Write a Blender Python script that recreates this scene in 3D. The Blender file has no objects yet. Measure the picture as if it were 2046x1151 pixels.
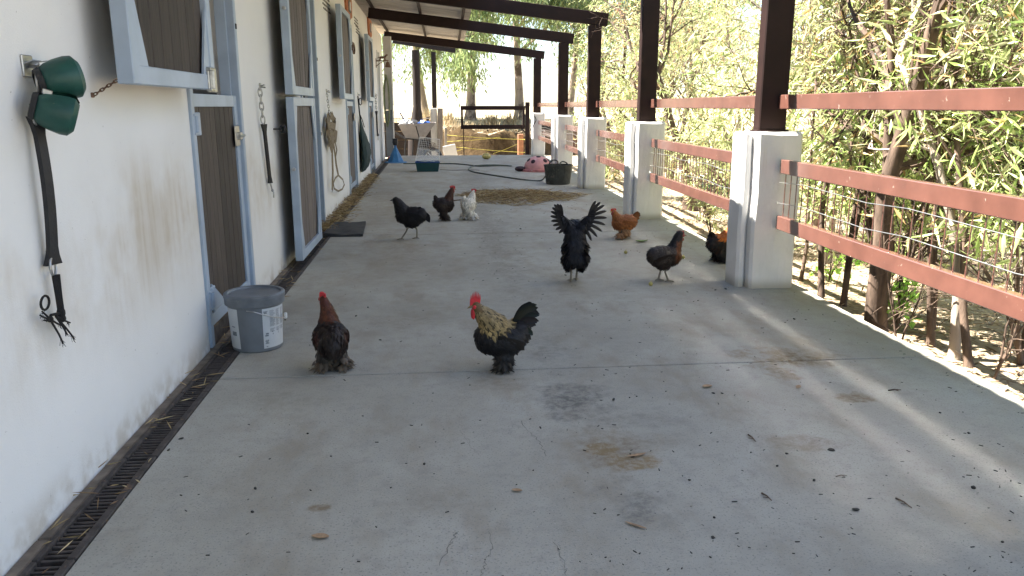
import bpy, bmesh, math, random
import numpy as np
from mathutils import Vector, Matrix, Euler
R = math.radians
rnd = random.Random(7); nr = np.random.default_rng(11)
S = bpy.context.scene
COL = S.collection

# ------------------------------------------------------------------ camera
H_CAM = 1.40; PITCH = R(13.07); YAW = R(5.58); FPX = 1566.0
cam = bpy.data.cameras.new('camera'); camo = bpy.data.objects.new('camera', cam); COL.objects.link(camo)
camo.location = (0, 0, H_CAM); camo.rotation_euler = (R(90) - PITCH, 0, -YAW)
cam.sensor_width = 36; cam.lens = FPX / 2046 * 36; cam.clip_start = 0.05; cam.clip_end = 3000
S.camera = camo
S.render.resolution_x = 1024; S.render.resolution_y = 576

# ------------------------------------------------------------------ sky, sun, exposure
SUN_TO = Vector((-1.0, 0.30, 1.455)).normalized()
elev = math.asin(SUN_TO.z)
w = bpy.data.worlds.new('World'); S.world = w; w.use_nodes = True
nt = w.node_tree; sky = nt.nodes.new('ShaderNodeTexSky'); sky.sky_type = 'NISHITA'; sky.sun_disc = False
sky.sun_elevation = elev; sky.sun_rotation = math.atan2(-SUN_TO.x, SUN_TO.y); sky.altitude = 100; sky.dust_density = .6
nt.links.new(sky.outputs[0], nt.nodes['Background'].inputs[0]); nt.nodes['Background'].inputs[1].default_value = 0.052
sun = bpy.data.lights.new('sun', 'SUN'); suno = bpy.data.objects.new('sun', sun); COL.objects.link(suno)
sun.energy = 5.0; sun.angle = R(0.5); sun.color = (1, .95, .87)
suno.rotation_euler = SUN_TO.to_track_quat('Z', 'Y').to_euler(); suno.location = (-10, 6, 14)
S.view_settings.view_transform = 'Standard'; S.view_settings.look = 'None'
S.view_settings.exposure = 2.74; S.view_settings.gamma = 1
S.cycles.blur_glossy = 0.0; S.cycles.caustics_reflective = True; S.cycles.sample_clamp_indirect = 60.0   # sunlit rails throw soft bands on the floor

# ------------------------------------------------------------------ pixel -> place helpers (photo pixels, 2046 wide)
_f = np.array([math.sin(YAW) * math.cos(PITCH), math.cos(YAW) * math.cos(PITCH), -math.sin(PITCH)])
_r = np.array([math.cos(YAW), -math.sin(YAW), 0.0]); _u = np.cross(_r, _f)
def ray(px, py): return _f + _r * (px - 1023) / FPX - _u * (py - 575.5) / FPX
def gp(px, py, z=0.0):
    d = ray(px, py); return Vector(d * ((z - H_CAM) / d[2])) + Vector((0, 0, H_CAM))
def wp(px, py, x=-1.35):
    d = ray(px, py); return Vector(d * (x / d[0])) + Vector((0, 0, H_CAM))
def yp(px, py, y):
    d = ray(px, py); return Vector(d * (y / d[1])) + Vector((0, 0, H_CAM))

# ------------------------------------------------------------------ materials
M = {}
def nmat(name):
    m = bpy.data.materials.new(name); m.use_nodes = True; M[name] = m
    return m, m.node_tree, m.node_tree.nodes['Principled BSDF']
def N(nt, typ, **kw):
    n = nt.nodes.new(typ)
    for k, v in kw.items(): setattr(n, k, v)
    return n
def L(nt, a, b): nt.links.new(a, b)
def pos(nt, scale=(1, 1, 1)):
    g = N(nt, 'ShaderNodeNewGeometry'); mp = N(nt, 'ShaderNodeMapping'); mp.inputs[3].default_value = scale
    L(nt, g.outputs['Position'], mp.inputs[0]); return mp.outputs[0]
def noise(nt, vec, scale, detail=4, rough=.55):
    n = N(nt, 'ShaderNodeTexNoise'); n.inputs['Scale'].default_value = scale; n.inputs['Detail'].default_value = detail
    n.inputs['Roughness'].default_value = rough; L(nt, vec, n.inputs['Vector']); return n.outputs[0]
def ramp(nt, fac, stops):
    r = N(nt, 'ShaderNodeValToRGB'); e = r.color_ramp.elements
    while len(e) < len(stops): e.new(.5)
    for el, (p, c) in zip(e, stops): el.position = p; el.color = (*c, 1) if len(c) == 3 else c
    L(nt, fac, r.inputs[0]); return r.outputs[0]
def mrange(nt, val, a, b, c=0, d=1):
    m = N(nt, 'ShaderNodeMapRange'); m.interpolation_type = 'SMOOTHSTEP'
    L(nt, val, m.inputs[0])
    for i, v in enumerate((a, b, c, d)): m.inputs[i + 1].default_value = v
    return m.outputs[0]
def mix(nt, fac, a, b, typ='MIX'):
    m = N(nt, 'ShaderNodeMix', data_type='RGBA', blend_type=typ)
    for s, v in ((0, fac), (6, a), (7, b)):
        if hasattr(v, 'links'): L(nt, v, m.inputs[s])
        else: m.inputs[s].default_value = v if s == 0 else (*v, 1)
    return m.outputs[2]
def mth(nt, op, a, b=None):
    m = N(nt, 'ShaderNodeMath', operation=op)
    for i, v in enumerate((a, b)):
        if v is None: continue
        if hasattr(v, 'links'): L(nt, v, m.inputs[i])
        else: m.inputs[i].default_value = v
    return m.outputs[0]
def bump(nt, bs, h, strength=.3, dist=.01):
    b = N(nt, 'ShaderNodeBump'); b.inputs['Strength'].default_value = strength; b.inputs['Distance'].default_value = dist
    L(nt, h, b.inputs['Height']); L(nt, b.outputs[0], bs.inputs['Normal'])
def simple(name, col, rough=.6, var=.25, scale=9, metal=0, stretch=(1, 1, 1), bs=.25, spec=.4, wear=None, rnd_obj=0):
    m, t, b = nmat(name); v = pos(t, stretch)
    n = noise(t, v, scale, 6); lo = tuple(c * (1 - var) for c in col); hi = tuple(min(1, c * (1 + var)) for c in col)
    c = ramp(t, n, [(.3, lo), (.7, hi)])
    if wear:
        wn = noise(t, pos(t), wear[1], 8, .7); c = mix(t, mrange(t, wn, wear[2], wear[2] + .06), c, wear[0])
    if rnd_obj:
        oi = N(t, 'ShaderNodeObjectInfo'); hs = N(t, 'ShaderNodeHueSaturation')
        L(t, mrange(t, oi.outputs['Random'], 0, 1, 1 - rnd_obj, 1 + rnd_obj), hs.inputs['Value']); L(t, c, hs.inputs['Color']); c = hs.outputs[0]
    L(t, c, b.inputs['Base Color']); b.inputs['Roughness'].default_value = rough; b.inputs['Metallic'].default_value = metal
    b.inputs['Specular IOR Level'].default_value = spec
    if bs: bump(t, b, noise(t, v, scale * 6, 5), bs, .004)
    return m
def attr_mat(name, rough=.6, trans=0, spec=.3):
    m, t, b = nmat(name); a = N(t, 'ShaderNodeAttribute', attribute_name='Col')
    L(t, a.outputs[0], b.inputs['Base Color']); b.inputs['Roughness'].default_value = rough; b.inputs['Specular IOR Level'].default_value = spec
    if trans:
        tr = N(t, 'ShaderNodeBsdfTranslucent'); ms = N(t, 'ShaderNodeMixShader'); ms.inputs[0].default_value = trans
        hs = N(t, 'ShaderNodeHueSaturation'); hs.inputs['Value'].default_value = 1.35; hs.inputs['Saturation'].default_value = .92
        L(t, a.outputs[0], hs.inputs['Color']); L(t, hs.outputs[0], tr.inputs[0])
        L(t, b.outputs[0], ms.inputs[1]); L(t, tr.outputs[0], ms.inputs[2]); L(t, ms.outputs[0], t.nodes['Material Output'].inputs[0])
    return m

attr_mat('leaf', .32, .48, .7); attr_mat('feather', .55, 0, .3); attr_mat('straw', .6, .15); attr_mat('litter', .8)
simple('blue', (.335, .405, .495), .42, .12, 5, bs=.06, wear=((.30, .30, .31), 14, .66))
simple('plank', (.060, .047, .039), .7, .45, 6, stretch=(14, 14, .8), bs=.4, rnd_obj=.28)
simple('plank_grey', (.12, .10, .09), .75, .35, 6, stretch=(14, 14, .8), bs=.4, rnd_obj=.2)
simple('steel_brown', (.021, .0100, .0085), .6, .2, 6, bs=.05, spec=.2)
simple('rail_brown', (.128, .054, .039), .5, .22, 5, bs=0, spec=.25, wear=((.34, .26, .21), 18, .635))
b_ = M['rail_brown'].node_tree.nodes['Principled BSDF']; b_.inputs['Coat Weight'].default_value = 1.0; b_.inputs['Coat Roughness'].default_value = .19; b_.inputs['Coat IOR'].default_value = 1.8
simple('metal', (.42, .42, .41), .38, .25, 30, metal=.9, bs=.1)
simple('rust', (.15, .09, .06), .7, .4, 40, metal=.3)
simple('rubber', (.018, .018, .020), .55, .3, 20)
simple('rubber_mat', (.035, .035, .036), .75, .4, 12)
simple('boot_green', (.012, .062, .05), .45, .3, 14, wear=((.10, .12, .09), 18, .66))
simple('web_tan', (.20, .155, .10), .85, .3, 40)
simple('bag_green', (.022, .042, .040), .8, .3, 20, bs=.5)
simple('rope_black', (.012, .011, .011), .9, .4, 60)
simple('bucket', (.155, .17, .185), .5, .12, 10, bs=.05)
simple('bucket_lid', (.135, .15, .165), .42, .3, 8, bs=.05, wear=((.25, .26, .26), 12, .64))
simple('drain_strip', (.17, .14, .11), .9, .45, 12, bs=.6)
simple('drain_iron', (.060, .050, .045), .75, .5, 18, metal=.2, bs=.5, wear=((.14, .09, .06), 15, .6))
simple('drain_bar', (.075, .062, .055), .7, .4, 25, metal=.2, bs=.4)
simple('soil_dark', (.022, .018, .015), .95, .4, 30)
simple('beige_room', (.42, .37, .29), .9, .1, 3)
simple('grey_dado', (.15, .165, .175), .8, .1, 3)
simple('terracotta', (.42, .15, .065), .8, .2, 14)
simple('vent', (.20, .19, .18), .9, .2, 30)
simple('sheet', (.50, .46, .41), .5, .18, 2.5, stretch=(.4, 3, 1), bs=.08)
simple('white_trim', (.72, .72, .70), .6, .06, 6)
simple('grey_panel', (.40, .40, .39), .7, .1, 4)
simple('slate_panel', (.17, .19, .21), .7, .1, 4)
simple('tub', (.045, .048, .042), .7, .4, 14, wear=((.13, .12, .09), 9, .56))
simple('blue_plastic', (.012, .05, .20), .4, .15, 10)
simple('teal_plastic', (.010, .055, .062), .45, .15, 10)
simple('cone_blue', (.035, .16, .34), .5, .2, 8)
simple('red_plastic', (.45, .03, .03), .45, .15, 10)
simple('pink', (.62, .30, .29), .6, .18, 8, wear=((.72, .55, .52), 7, .62))
simple('pink_rim', (.45, .17, .16), .7, .3, 12, wear=((.72, .66, .6), 9, .6))
simple('spot', (.035, .018, .022), .7, .2, 12)
simple('barrow', (.43, .39, .37), .6, .15, 7, wear=((.3, .26, .22), 8, .62))
simple('hose', (.07, .085, .065), .6, .3, 20)
simple('hose_olive', (.16, .19, .10), .6, .3, 20)
simple('bark', (.115, .078, .056), .9, .6, 7, stretch=(3, 3, .7), bs=.8)
simple('bark_pale', (.34, .28, .225), .9, .35, 5, stretch=(3, 3, .5), bs=.6)
simple('bark_euc', (.27, .215, .17), .85, .4, 2.2, stretch=(2.5, 2.5, .5), bs=.5, wear=((.10, .07, .05), 1.6, .5))
simple('tar_brown', (.016, .010, .008), .7, .3, 8)
simple('tape', (.62, .55, .12), .6, .15, 30)
simple('wood_grey', (.27, .235, .20), .85, .35, 6, stretch=(10, 10, 1), bs=.5, rnd_obj=.2)
simple('wood_brown', (.05, .032, .025), .85, .35, 6, stretch=(1, 10, 10), bs=.5, rnd_obj=.25)
simple('post_orange', (.34, .16, .09), .85, .3, 12)
simple('corrugated', (.62, .62, .60), .6, .3, 5, stretch=(6, 6, .6))
simple('green_bin', (.016, .07, .055), .5, .2, 8)
simple('red_skin', (.50, .022, .03), .5, .2, 60)
simple('red_face', (.30, .05, .045), .55, .2, 60)
simple('beak', (.22, .16, .08), .5, .2, 60)
simple('leg_yellow', (.42, .27, .07), .6, .25, 80)
simple('leg_grey', (.20, .18, .14), .6, .25, 80)
simple('eye', (.01, .008, .006), .1, .1, 10, bs=0)
simple('dung', (.045, .042, .036), .95, .5, 60)
simple('leaf_dry', (.33, .22, .13), .8, .3, 50)
simple('leaf_green', (.14, .22, .05), .5, .25, 30)
simple('fruit', (.42, .36, .12), .5, .4, 20)
simple('black_bag', (.015, .015, .017), .4, .3, 12)
simple('paper', (.55, .57, .58), .6, .06, 10, bs=0)
simple('ink', (.17, .19, .21), .7, .3, 60, bs=0)
# clear plastic of the pet cage
m, t, b = nmat('clear_plastic'); b.inputs['Base Color'].default_value = (.85, .9, .95, 1); b.inputs['Roughness'].default_value = .25
tp = N(t, 'ShaderNodeBsdfTransparent'); ms = N(t, 'ShaderNodeMixShader'); ms.inputs[0].default_value = .22
L(t, tp.outputs[0], ms.inputs[1]); L(t, b.outputs[0], ms.inputs[2]); L(t, ms.outputs[0], t.nodes['Material Output'].inputs[0])

# plaster wall: off-white with tan dirt patches, drips and a dirty foot
m, t, b = nmat('plaster'); v = pos(t); sp = N(t, 'ShaderNodeSeparateXYZ'); L(t, v, sp.inputs[0])
base = ramp(t, noise(t, v, .9, 4), [(.3, (.70, .69, .665)), (.7, (.77, .762, .74))])
z = sp.outputs[2]
band = mth(t, 'MULTIPLY', mrange(t, z, .30, .75), mrange(t, z, 1.30, .95))
patch = mrange(t, noise(t, pos(t, (1, 1.1, 1.0)), 1.3, 5, .6), .40, .72)
strk = mrange(t, noise(t, pos(t, (5, 9, .5)), 2.0, 4), .35, .75)
c = mix(t, mth(t, 'MULTIPLY', mth(t, 'MULTIPLY', band, patch), mth(t, 'ADD', mth(t, 'MULTIPLY', strk, .35), .45)), base, (.44, .35, .23))
foot = mth(t, 'MULTIPLY', mrange(t, z, .17, .0), mrange(t, noise(t, v, 7, 5), .35, .6))
c = mix(t, mth(t, 'MULTIPLY', foot, .5), c, (.36, .28, .18))
c = mix(t, mth(t, 'MULTIPLY', mrange(t, noise(t, v, 55, 2), .74, .78), .6), c, (.3, .28, .26))
L(t, c, b.inputs['Base Color']); b.inputs['Roughness'].default_value = .9; b.inputs['Specular IOR Level'].default_value = .2
bump(t, b, mth(t, 'ADD', noise(t, v, 140, 4), mth(t, 'MULTIPLY', noise(t, v, 5, 3), 3)), .35, .004)
# pillar plaster
m, t, b = nmat('pillar_plaster'); v = pos(t); sp = N(t, 'ShaderNodeSeparateXYZ'); L(t, v, sp.inputs[0])
c = ramp(t, noise(t, v, 3, 5), [(.3, (.70, .69, .66)), (.7, (.80, .79, .77))])
c = mix(t, mth(t, 'MULTIPLY', mrange(t, sp.outputs[2], .10, 0), .8), c, (.42, .38, .30))
c = mix(t, mth(t, 'MULTIPLY', mrange(t, noise(t, pos(t, (8, 8, .7)), 2, 4), .62, .8), .35), c, (.5, .44, .36))
L(t, c, b.inputs['Base Color']); b.inputs['Roughness'].default_value = .9; bump(t, b, noise(t, v, 30, 5), .5, .006)

# concrete with its stains
m, t, b = nmat('concrete'); v = pos(t)
c = ramp(t, noise(t, v, .8, 6, .6), [(.30, (.275, .262, .220)), (.5, (.335, .324, .280)), (.70, (.395, .388, .345))])
c = mix(t, mrange(t, noise(t, pos(t, (1, .45, 1)), 2.6, 6, .65), .46, .72), c, (.265, .238, .188))
c = mix(t, mth(t, 'MULTIPLY', mrange(t, noise(t, v, 11, 7, .75), .48, .66), .42), c, (.23, .222, .195))
c = mix(t, mth(t, 'MULTIPLY', mrange(t, noise(t, v, 120, 3), .56, .68), .85), c, (.18, .175, .16))
c = mix(t, mth(t, 'MULTIPLY', mrange(t, noise(t, v, 95, 2), .30, .24), .6), c, (.46, .455, .44))
wob = noise(t, v, 5, 5, .65); wobf = noise(t, v, 26, 4, .7)
brk = mth(t, 'ADD', mth(t, 'MULTIPLY', mrange(t, noise(t, v, 22, 6, .75), .36, .62), .75), .3)
def stain(c, x, y, rx, ry, col, s, soft=.7, wamt=1.1):
    mp = N(t, 'ShaderNodeMapping', vector_type='POINT'); mp.inputs[1].default_value = (-x / rx, -y / ry, 0); mp.inputs[3].default_value = (1 / rx, 1 / ry, 0)
    g = N(t, 'ShaderNodeNewGeometry'); L(t, g.outputs['Position'], mp.inputs[0])
    ln = N(t, 'ShaderNodeVectorMath', operation='LENGTH'); L(t, mp.outputs[0], ln.inputs[0])
    d = mth(t, 'ADD', ln.outputs['Value'], mth(t, 'MULTIPLY', mth(t, 'SUBTRACT', wob, .5), wamt * 2))
    d = mth(t, 'ADD', d, mth(t, 'MULTIPLY', mth(t, 'SUBTRACT', wobf, .5), .5))
    return mix(t, mth(t, 'MULTIPLY', mth(t, 'MULTIPLY', mrange(t, d, 1.0, 1.0 - max(soft, .45)), brk), s), c, col)
TAN = (.165, .115, .06); DRK = (.095, .092, .085)
for (px, py, rx, ry, col, s, soft) in [
    (1150, 800, .24, .38, DRK, .85, .9), (1270, 1005, .16, .22, DRK, .65, .9), (1280, 840, .25, .12, DRK, .25, .5),
    (1570, 715, .36, .30, TAN, 1.0, .85), (1565, 752, .10, .10, TAN, .7, .5), (1715, 795, .13, .09, TAN, .8, .3), (1600, 885, .18, .10, TAN, .45, .4),
    (1200, 897, .09, .06, (.235, .165, .075), .9, .3), (1272, 922, .12, .09, (.235, .165, .075), .85, .35), (1230, 895, .30, .28, TAN, .55, .8),
    (1000, 760, .25, .20, (.22, .19, .145), .6, .9), (1100, 700, .18, .5, DRK, .35, .9), (640, 1015, .05, .03, TAN, .7, .5), (870, 1000, .3, .2, (.235, .21, .165), .4, .9),
    (560, 800, .35, .3, (.25, .24, .195), .5, .9), (820, 640, .35, .4, (.24, .205, .155), .45, .9), (700, 560, .5, .5, (.25, .215, .165), .4, .9)]:
    p = gp(px, py); c = stain(c, p.x, p.y, rx, ry, col, s, soft)
c = stain(c, .62, 9.0, .28, 5.0, (.16, .14, .112), .6, .9, .8); c = stain(c, .75, 16, .5, 4.0, (.17, .148, .12), .6, .9, .8)
c = stain(c, -.35, 7.6, .45, 1.3, (.24, .205, .155), .6, .9, .8); c = stain(c, -.8, 11.5, .45, 3.5, (.25, .21, .155), .6, .9, .8)
L(t, c, b.inputs['Base Color']); b.inputs['Specular IOR Level'].default_value = .35
L(t, mrange(t, noise(t, v, 6, 4), .3, .7, .62, .85), b.inputs['Roughness'])
bump(t, b, mth(t, 'ADD', noise(t, v, 180, 4, .7), mth(t, 'MULTIPLY', noise(t, v, 8, 4), 2)), .35, .004)
simple('crack', (.10, .095, .085), .95, .3, 40)

# ground: tan litter soil, ochre cut bank, pale dry field
m, t, b = nmat('ground'); v = pos(t); sp = N(t, 'ShaderNodeSeparateXYZ'); L(t, v, sp.inputs[0])
soil = ramp(t, noise(t, v, 2.2, 8, .65), [(.3, (.25, .185, .12)), (.5, (.38, .31, .215)), (.72, (.50, .43, .32))])
soil = mix(t, mth(t, 'MULTIPLY', mrange(t, noise(t, v, 16, 6, .7), .52, .64), .7), soil, (.13, .09, .055))
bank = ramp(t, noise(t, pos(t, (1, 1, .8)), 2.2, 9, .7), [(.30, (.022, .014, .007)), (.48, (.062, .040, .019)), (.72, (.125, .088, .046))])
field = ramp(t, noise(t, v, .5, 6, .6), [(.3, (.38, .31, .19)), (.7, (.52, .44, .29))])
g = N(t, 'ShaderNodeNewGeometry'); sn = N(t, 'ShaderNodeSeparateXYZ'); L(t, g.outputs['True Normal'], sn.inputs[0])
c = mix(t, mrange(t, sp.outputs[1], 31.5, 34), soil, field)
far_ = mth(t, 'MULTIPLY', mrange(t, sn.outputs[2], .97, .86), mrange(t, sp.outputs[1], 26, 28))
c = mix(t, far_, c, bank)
L(t, c, b.inputs['Base Color']); b.inputs['Roughness'].default_value = .95; b.inputs['Specular IOR Level'].default_value = .1
bump(t, b, noise(t, v, 12, 8, .7), .8, .05)

# ------------------------------------------------------------------ mesh helpers
class MB:
    def __init__(s): s.v = []; s.f = []; s.c = None
    def add(s, vs, fs):
        o = len(s.v); s.v += [tuple(q) for q in vs]; s.f += [tuple(i + o for i in f) for f in fs]; return s
    def box(s, c, size, rot=None, bev=0.0):
        c = Vector(c); h = [x / 2 for x in size]; m_ = (rot if isinstance(rot, Matrix) else Euler(rot).to_matrix()) if rot is not None else None
        bev = min(bev, min(h) * .9)
        vs = []; fs = []
        if bev <= 0:
            for i in range(8): vs.append(Vector([(1 if i >> a & 1 else -1) * h[a] for a in range(3)]))
            fs = [(0, 1, 3, 2), (4, 6, 7, 5), (0, 4, 5, 1), (2, 3, 7, 6), (0, 2, 6, 4), (1, 5, 7, 3)]
        else:
            for i in range(8):
                for a in range(3):
                    vs.append(Vector([(1 if i >> k & 1 else -1) * (h[k] if k == a else h[k] - bev) for k in range(3)]))
            V_ = lambda i, a: i * 3 + a
            for a in range(3):
                b1, c1 = [k for k in range(3) if k != a]
                for sg in (0, 1):
                    q = [(sg << a) | (x << b1) | (y << c1) for x, y in ((0, 0), (1, 0), (1, 1), (0, 1))]
                    fs.append(tuple(V_(i, a) for i in q))
                for x in (0, 1):
                    for y in (0, 1):
                        i = (x << b1) | (y << c1); j = i | (1 << a); fs.append((V_(i, b1), V_(j, b1), V_(j, c1), V_(i, c1)))
            for i in range(8): fs.append((V_(i, 0), V_(i, 1), V_(i, 2)))
        if m_: vs = [m_ @ q for q in vs]
        return s.add([q + c for q in vs], fs)
    def bar(s, a, b_, w_, d_, bev=0.0, up=(0, 0, 1)):
        a = Vector(a); b_ = Vector(b_); d = b_ - a; z_ = d.normalized(); x_ = z_.cross(Vector(up))
        if x_.length < 1e-4: x_ = Vector((1, 0, 0))
        x_.normalize(); y_ = z_.cross(x_).normalized(); m_ = Matrix((x_, y_, z_)).transposed()
        return s.box((a + b_) / 2, (w_, d_, d.length), m_, bev)
    def tube(s, pts, r, n=8, cap=True, closed=False):
        pts = [Vector(p) for p in pts]; k = len(pts); rs = r if isinstance(r, (list, tuple)) else [r] * k
        o = len(s.v); ref = None
        for i, p in enumerate(pts):
            if closed: d = pts[(i + 1) % k] - pts[i - 1]
            else: d = pts[min(i + 1, k - 1)] - pts[max(i - 1, 0)]
            d = d.normalized() if d.length > 1e-9 else Vector((0, 0, 1))
            if ref is None: ref = d.orthogonal().normalized()
            ref = (ref - d * ref.dot(d)); ref = ref.normalized() if ref.length > 1e-6 else d.orthogonal().normalized()
            q = d.cross(ref)
            for j in range(n):
                a = 2 * math.pi * j / n; s.v.append(tuple(p + (ref * math.cos(a) + q * math.sin(a)) * rs[i]))
        m_ = k if closed else k - 1
        for i in range(m_):
            i2 = (i + 1) % k
            for j in range(n): s.f.append((o + i * n + j, o + i * n + (j + 1) % n, o + i2 * n + (j + 1) % n, o + i2 * n + j))
        if cap and not closed:
            s.f.append(tuple(o + j for j in range(n))[::-1]); s.f.append(tuple(o + (k - 1) * n + j for j in range(n)))
        return s
    def ring(s, c, R_, r, nrm, n=20, m_=6, sx=1.0, ax=None):
        nrm = Vector(nrm).normalized(); a = Vector(ax).normalized() if ax else nrm.orthogonal().normalized(); b_ = nrm.cross(a)
        return s.tube([Vector(c) + a * (R_ * sx * math.cos(2 * math.pi * i / n)) + b_ * (R_ * math.sin(2 * math.pi * i / n)) for i in range(n)], r, m_, closed=True)
    def lathe(s, prof, c=(0, 0, 0), n=32, a0=0, a1=2 * math.pi, mtx=None):
        o = len(s.v); full = abs(a1 - a0 - 2 * math.pi) < 1e-6; k = n if full else n + 1
        for (r, z_) in prof:
            for j in range(k):
                a = a0 + (a1 - a0) * j / n; q = Vector((r * math.cos(a), r * math.sin(a), z_))
                if mtx: q = mtx @ q
                s.v.append(tuple(q + Vector(c)))
        for i in range(len(prof) - 1):
            for j in range(n):
                j2 = (j + 1) % k; s.f.append((o + i * k + j, o + i * k + j2, o + (i + 1) * k + j2, o + (i + 1) * k + j))
        return s
    def ell(s, c, rad, n=14, m_=9, rot=None):
        c = Vector(c); o = len(s.v); mm = Euler(rot).to_matrix() if rot else None
        vs = [Vector((0, 0, -1))]
        for i in range(1, m_):
            ph = -math.pi / 2 + math.pi * i / m_
            for j in range(n): vs.append(Vector((math.cos(ph) * math.cos(2 * math.pi * j / n), math.cos(ph) * math.sin(2 * math.pi * j / n), math.sin(ph))))
        vs.append(Vector((0, 0, 1)))
        vs = [Vector((q.x * rad[0], q.y * rad[1], q.z * rad[2])) for q in vs]
        if mm: vs = [mm @ q for q in vs]
        fs = []; top = len(vs) - 1
        for j in range(n):
            fs.append((0, 1 + (j + 1) % n, 1 + j)); fs.append((top, 1 + (m_ - 2) * n + j, 1 + (m_ - 2) * n + (j + 1) % n))
        for i in range(m_ - 2):
            for j in range(n): fs.append((1 + i * n + j, 1 + i * n + (j + 1) % n, 1 + (i + 1) * n + (j + 1) % n, 1 + (i + 1) * n + j))
        return s.add([q + c for q in vs], fs)
    def prism(s, poly, nrm, th):
        nrm = Vector(nrm) * th; k = len(poly); vs = [Vector(p) for p in poly] + [Vector(p) + nrm for p in poly]
        return s.add(vs, [tuple(range(k))[::-1], tuple(range(k, 2 * k))] + [(i, (i + 1) % k, k + (i + 1) % k, k + i) for i in range(k)])
    def mesh(s, name, mat, off=(0, 0, 0), smooth=False, recalc=True):
        me = bpy.data.meshes.new(name); o = Vector(off)
        me.from_pydata([(x - o.x, y - o.y, z_ - o.z) for x, y, z_ in s.v], [], s.f)
        if recalc:
            bm = bmesh.new(); bm.from_mesh(me); bmesh.ops.recalc_face_normals(bm, faces=bm.faces); bm.to_mesh(me); bm.free()
        me.materials.append(M[mat])
        if smooth: me.polygons.foreach_set('use_smooth', [True] * len(me.polygons)); me.set_sharp_from_angle(angle=R(40))
        return me
    def build(s, name, mat, parent=None, smooth=False):
        return obj(name, s.mesh(name, mat, origin(parent), smooth), parent)
def origin(p):
    o = Vector((0, 0, 0))
    while p is not None: o += p.location; p = p.parent
    return o
def obj(name, me, parent=None, loc=None):
    o = bpy.data.objects.new(name, me); COL.objects.link(o)
    if parent: o.parent = parent
    if loc is not None: o.location = loc
    return o
def tag(o, label, cat, group=None, kind=None):
    o['label'] = label; o['category'] = cat
    if group: o['group'] = group
    if kind: o['kind'] = kind
    return o
def thing(name, label, cat, loc=(0, 0, 0), rz=0, group=None):
    o = bpy.data.objects.new(name, None); COL.objects.link(o); o.location = loc; o.rotation_euler = (0, 0, rz); o.empty_display_size = .1
    return tag(o, label, cat, group)
def struct(o): o['kind'] = 'structure'; return o
def copy_tree(o, parent=None):
    c = o.copy(); COL.objects.link(c); c.parent = parent
    for ch in o.children: copy_tree(ch, c)
    return c
def fast_mesh(name, V_, F_, mat, cols=None, smooth=False):
    """V_ (n,3), F_ (m,k) numpy, cols per-vertex (n,3)"""
    me = bpy.data.meshes.new(name); n = len(V_); m_, k = F_.shape
    me.vertices.add(n); me.vertices.foreach_set('co', V_.astype(np.float32).ravel())
    me.loops.add(m_ * k); me.loops.foreach_set('vertex_index', F_.astype(np.int32).ravel())
    me.polygons.add(m_); me.polygons.foreach_set('loop_start', np.arange(0, m_ * k, k, dtype=np.int32)); me.polygons.foreach_set('loop_total', np.full(m_, k, dtype=np.int32))
    me.update(calc_edges=True)
    if cols is not None:
        a = me.color_attributes.new('Col', 'FLOAT_COLOR', 'POINT'); a.data.foreach_set('color', np.c_[cols, np.ones(n)].astype(np.float32).ravel())
    if smooth: me.polygons.foreach_set('use_smooth', [True] * m_)
    me.materials.append(M[mat]); return me
def nrmz(a): return a / np.maximum(np.linalg.norm(a, axis=-1, keepdims=True), 1e-9)
def blades(P, D, Ln, Wd, cols, nrm=None, fold=.25, curl=0.0):
    """many pointed blades: base point, direction, length, width -> verts, tris, colours (6 verts, 4 tris each)"""
    n = len(P); D = nrmz(D); r_ = nr.normal(size=(n, 3)) if nrm is None else np.cross(D, nrm)
    side = nrmz(r_ - D * (r_ * D).sum(1, keepdims=True)); up = np.cross(side, D)
    Ln = Ln[:, None]; Wd = Wd[:, None]
    mid1 = P + D * Ln * .33 + up * (fold * Wd); mid2 = P + D * Ln * .70 + up * (fold * Wd - curl * Ln * .35); tip = P + D * Ln - up * curl * Ln
    a1 = P + D * Ln * .38 + side * Wd * .5 - up * curl * Ln * .1; b1 = P + D * Ln * .38 - side * Wd * .5 - up * curl * Ln * .1
    V_ = np.stack([P, a1, b1, mid2, tip, mid1], 1).reshape(-1, 3)
    base = (np.arange(n) * 6)[:, None, None]
    F_ = (np.array([[0, 1, 5], [0, 5, 2], [5, 1, 3], [5, 3, 2], [1, 4, 3], [2, 3, 4]])[None] + base).reshape(-1, 3)
    return V_, F_, np.repeat(cols, 6, 0)

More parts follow.
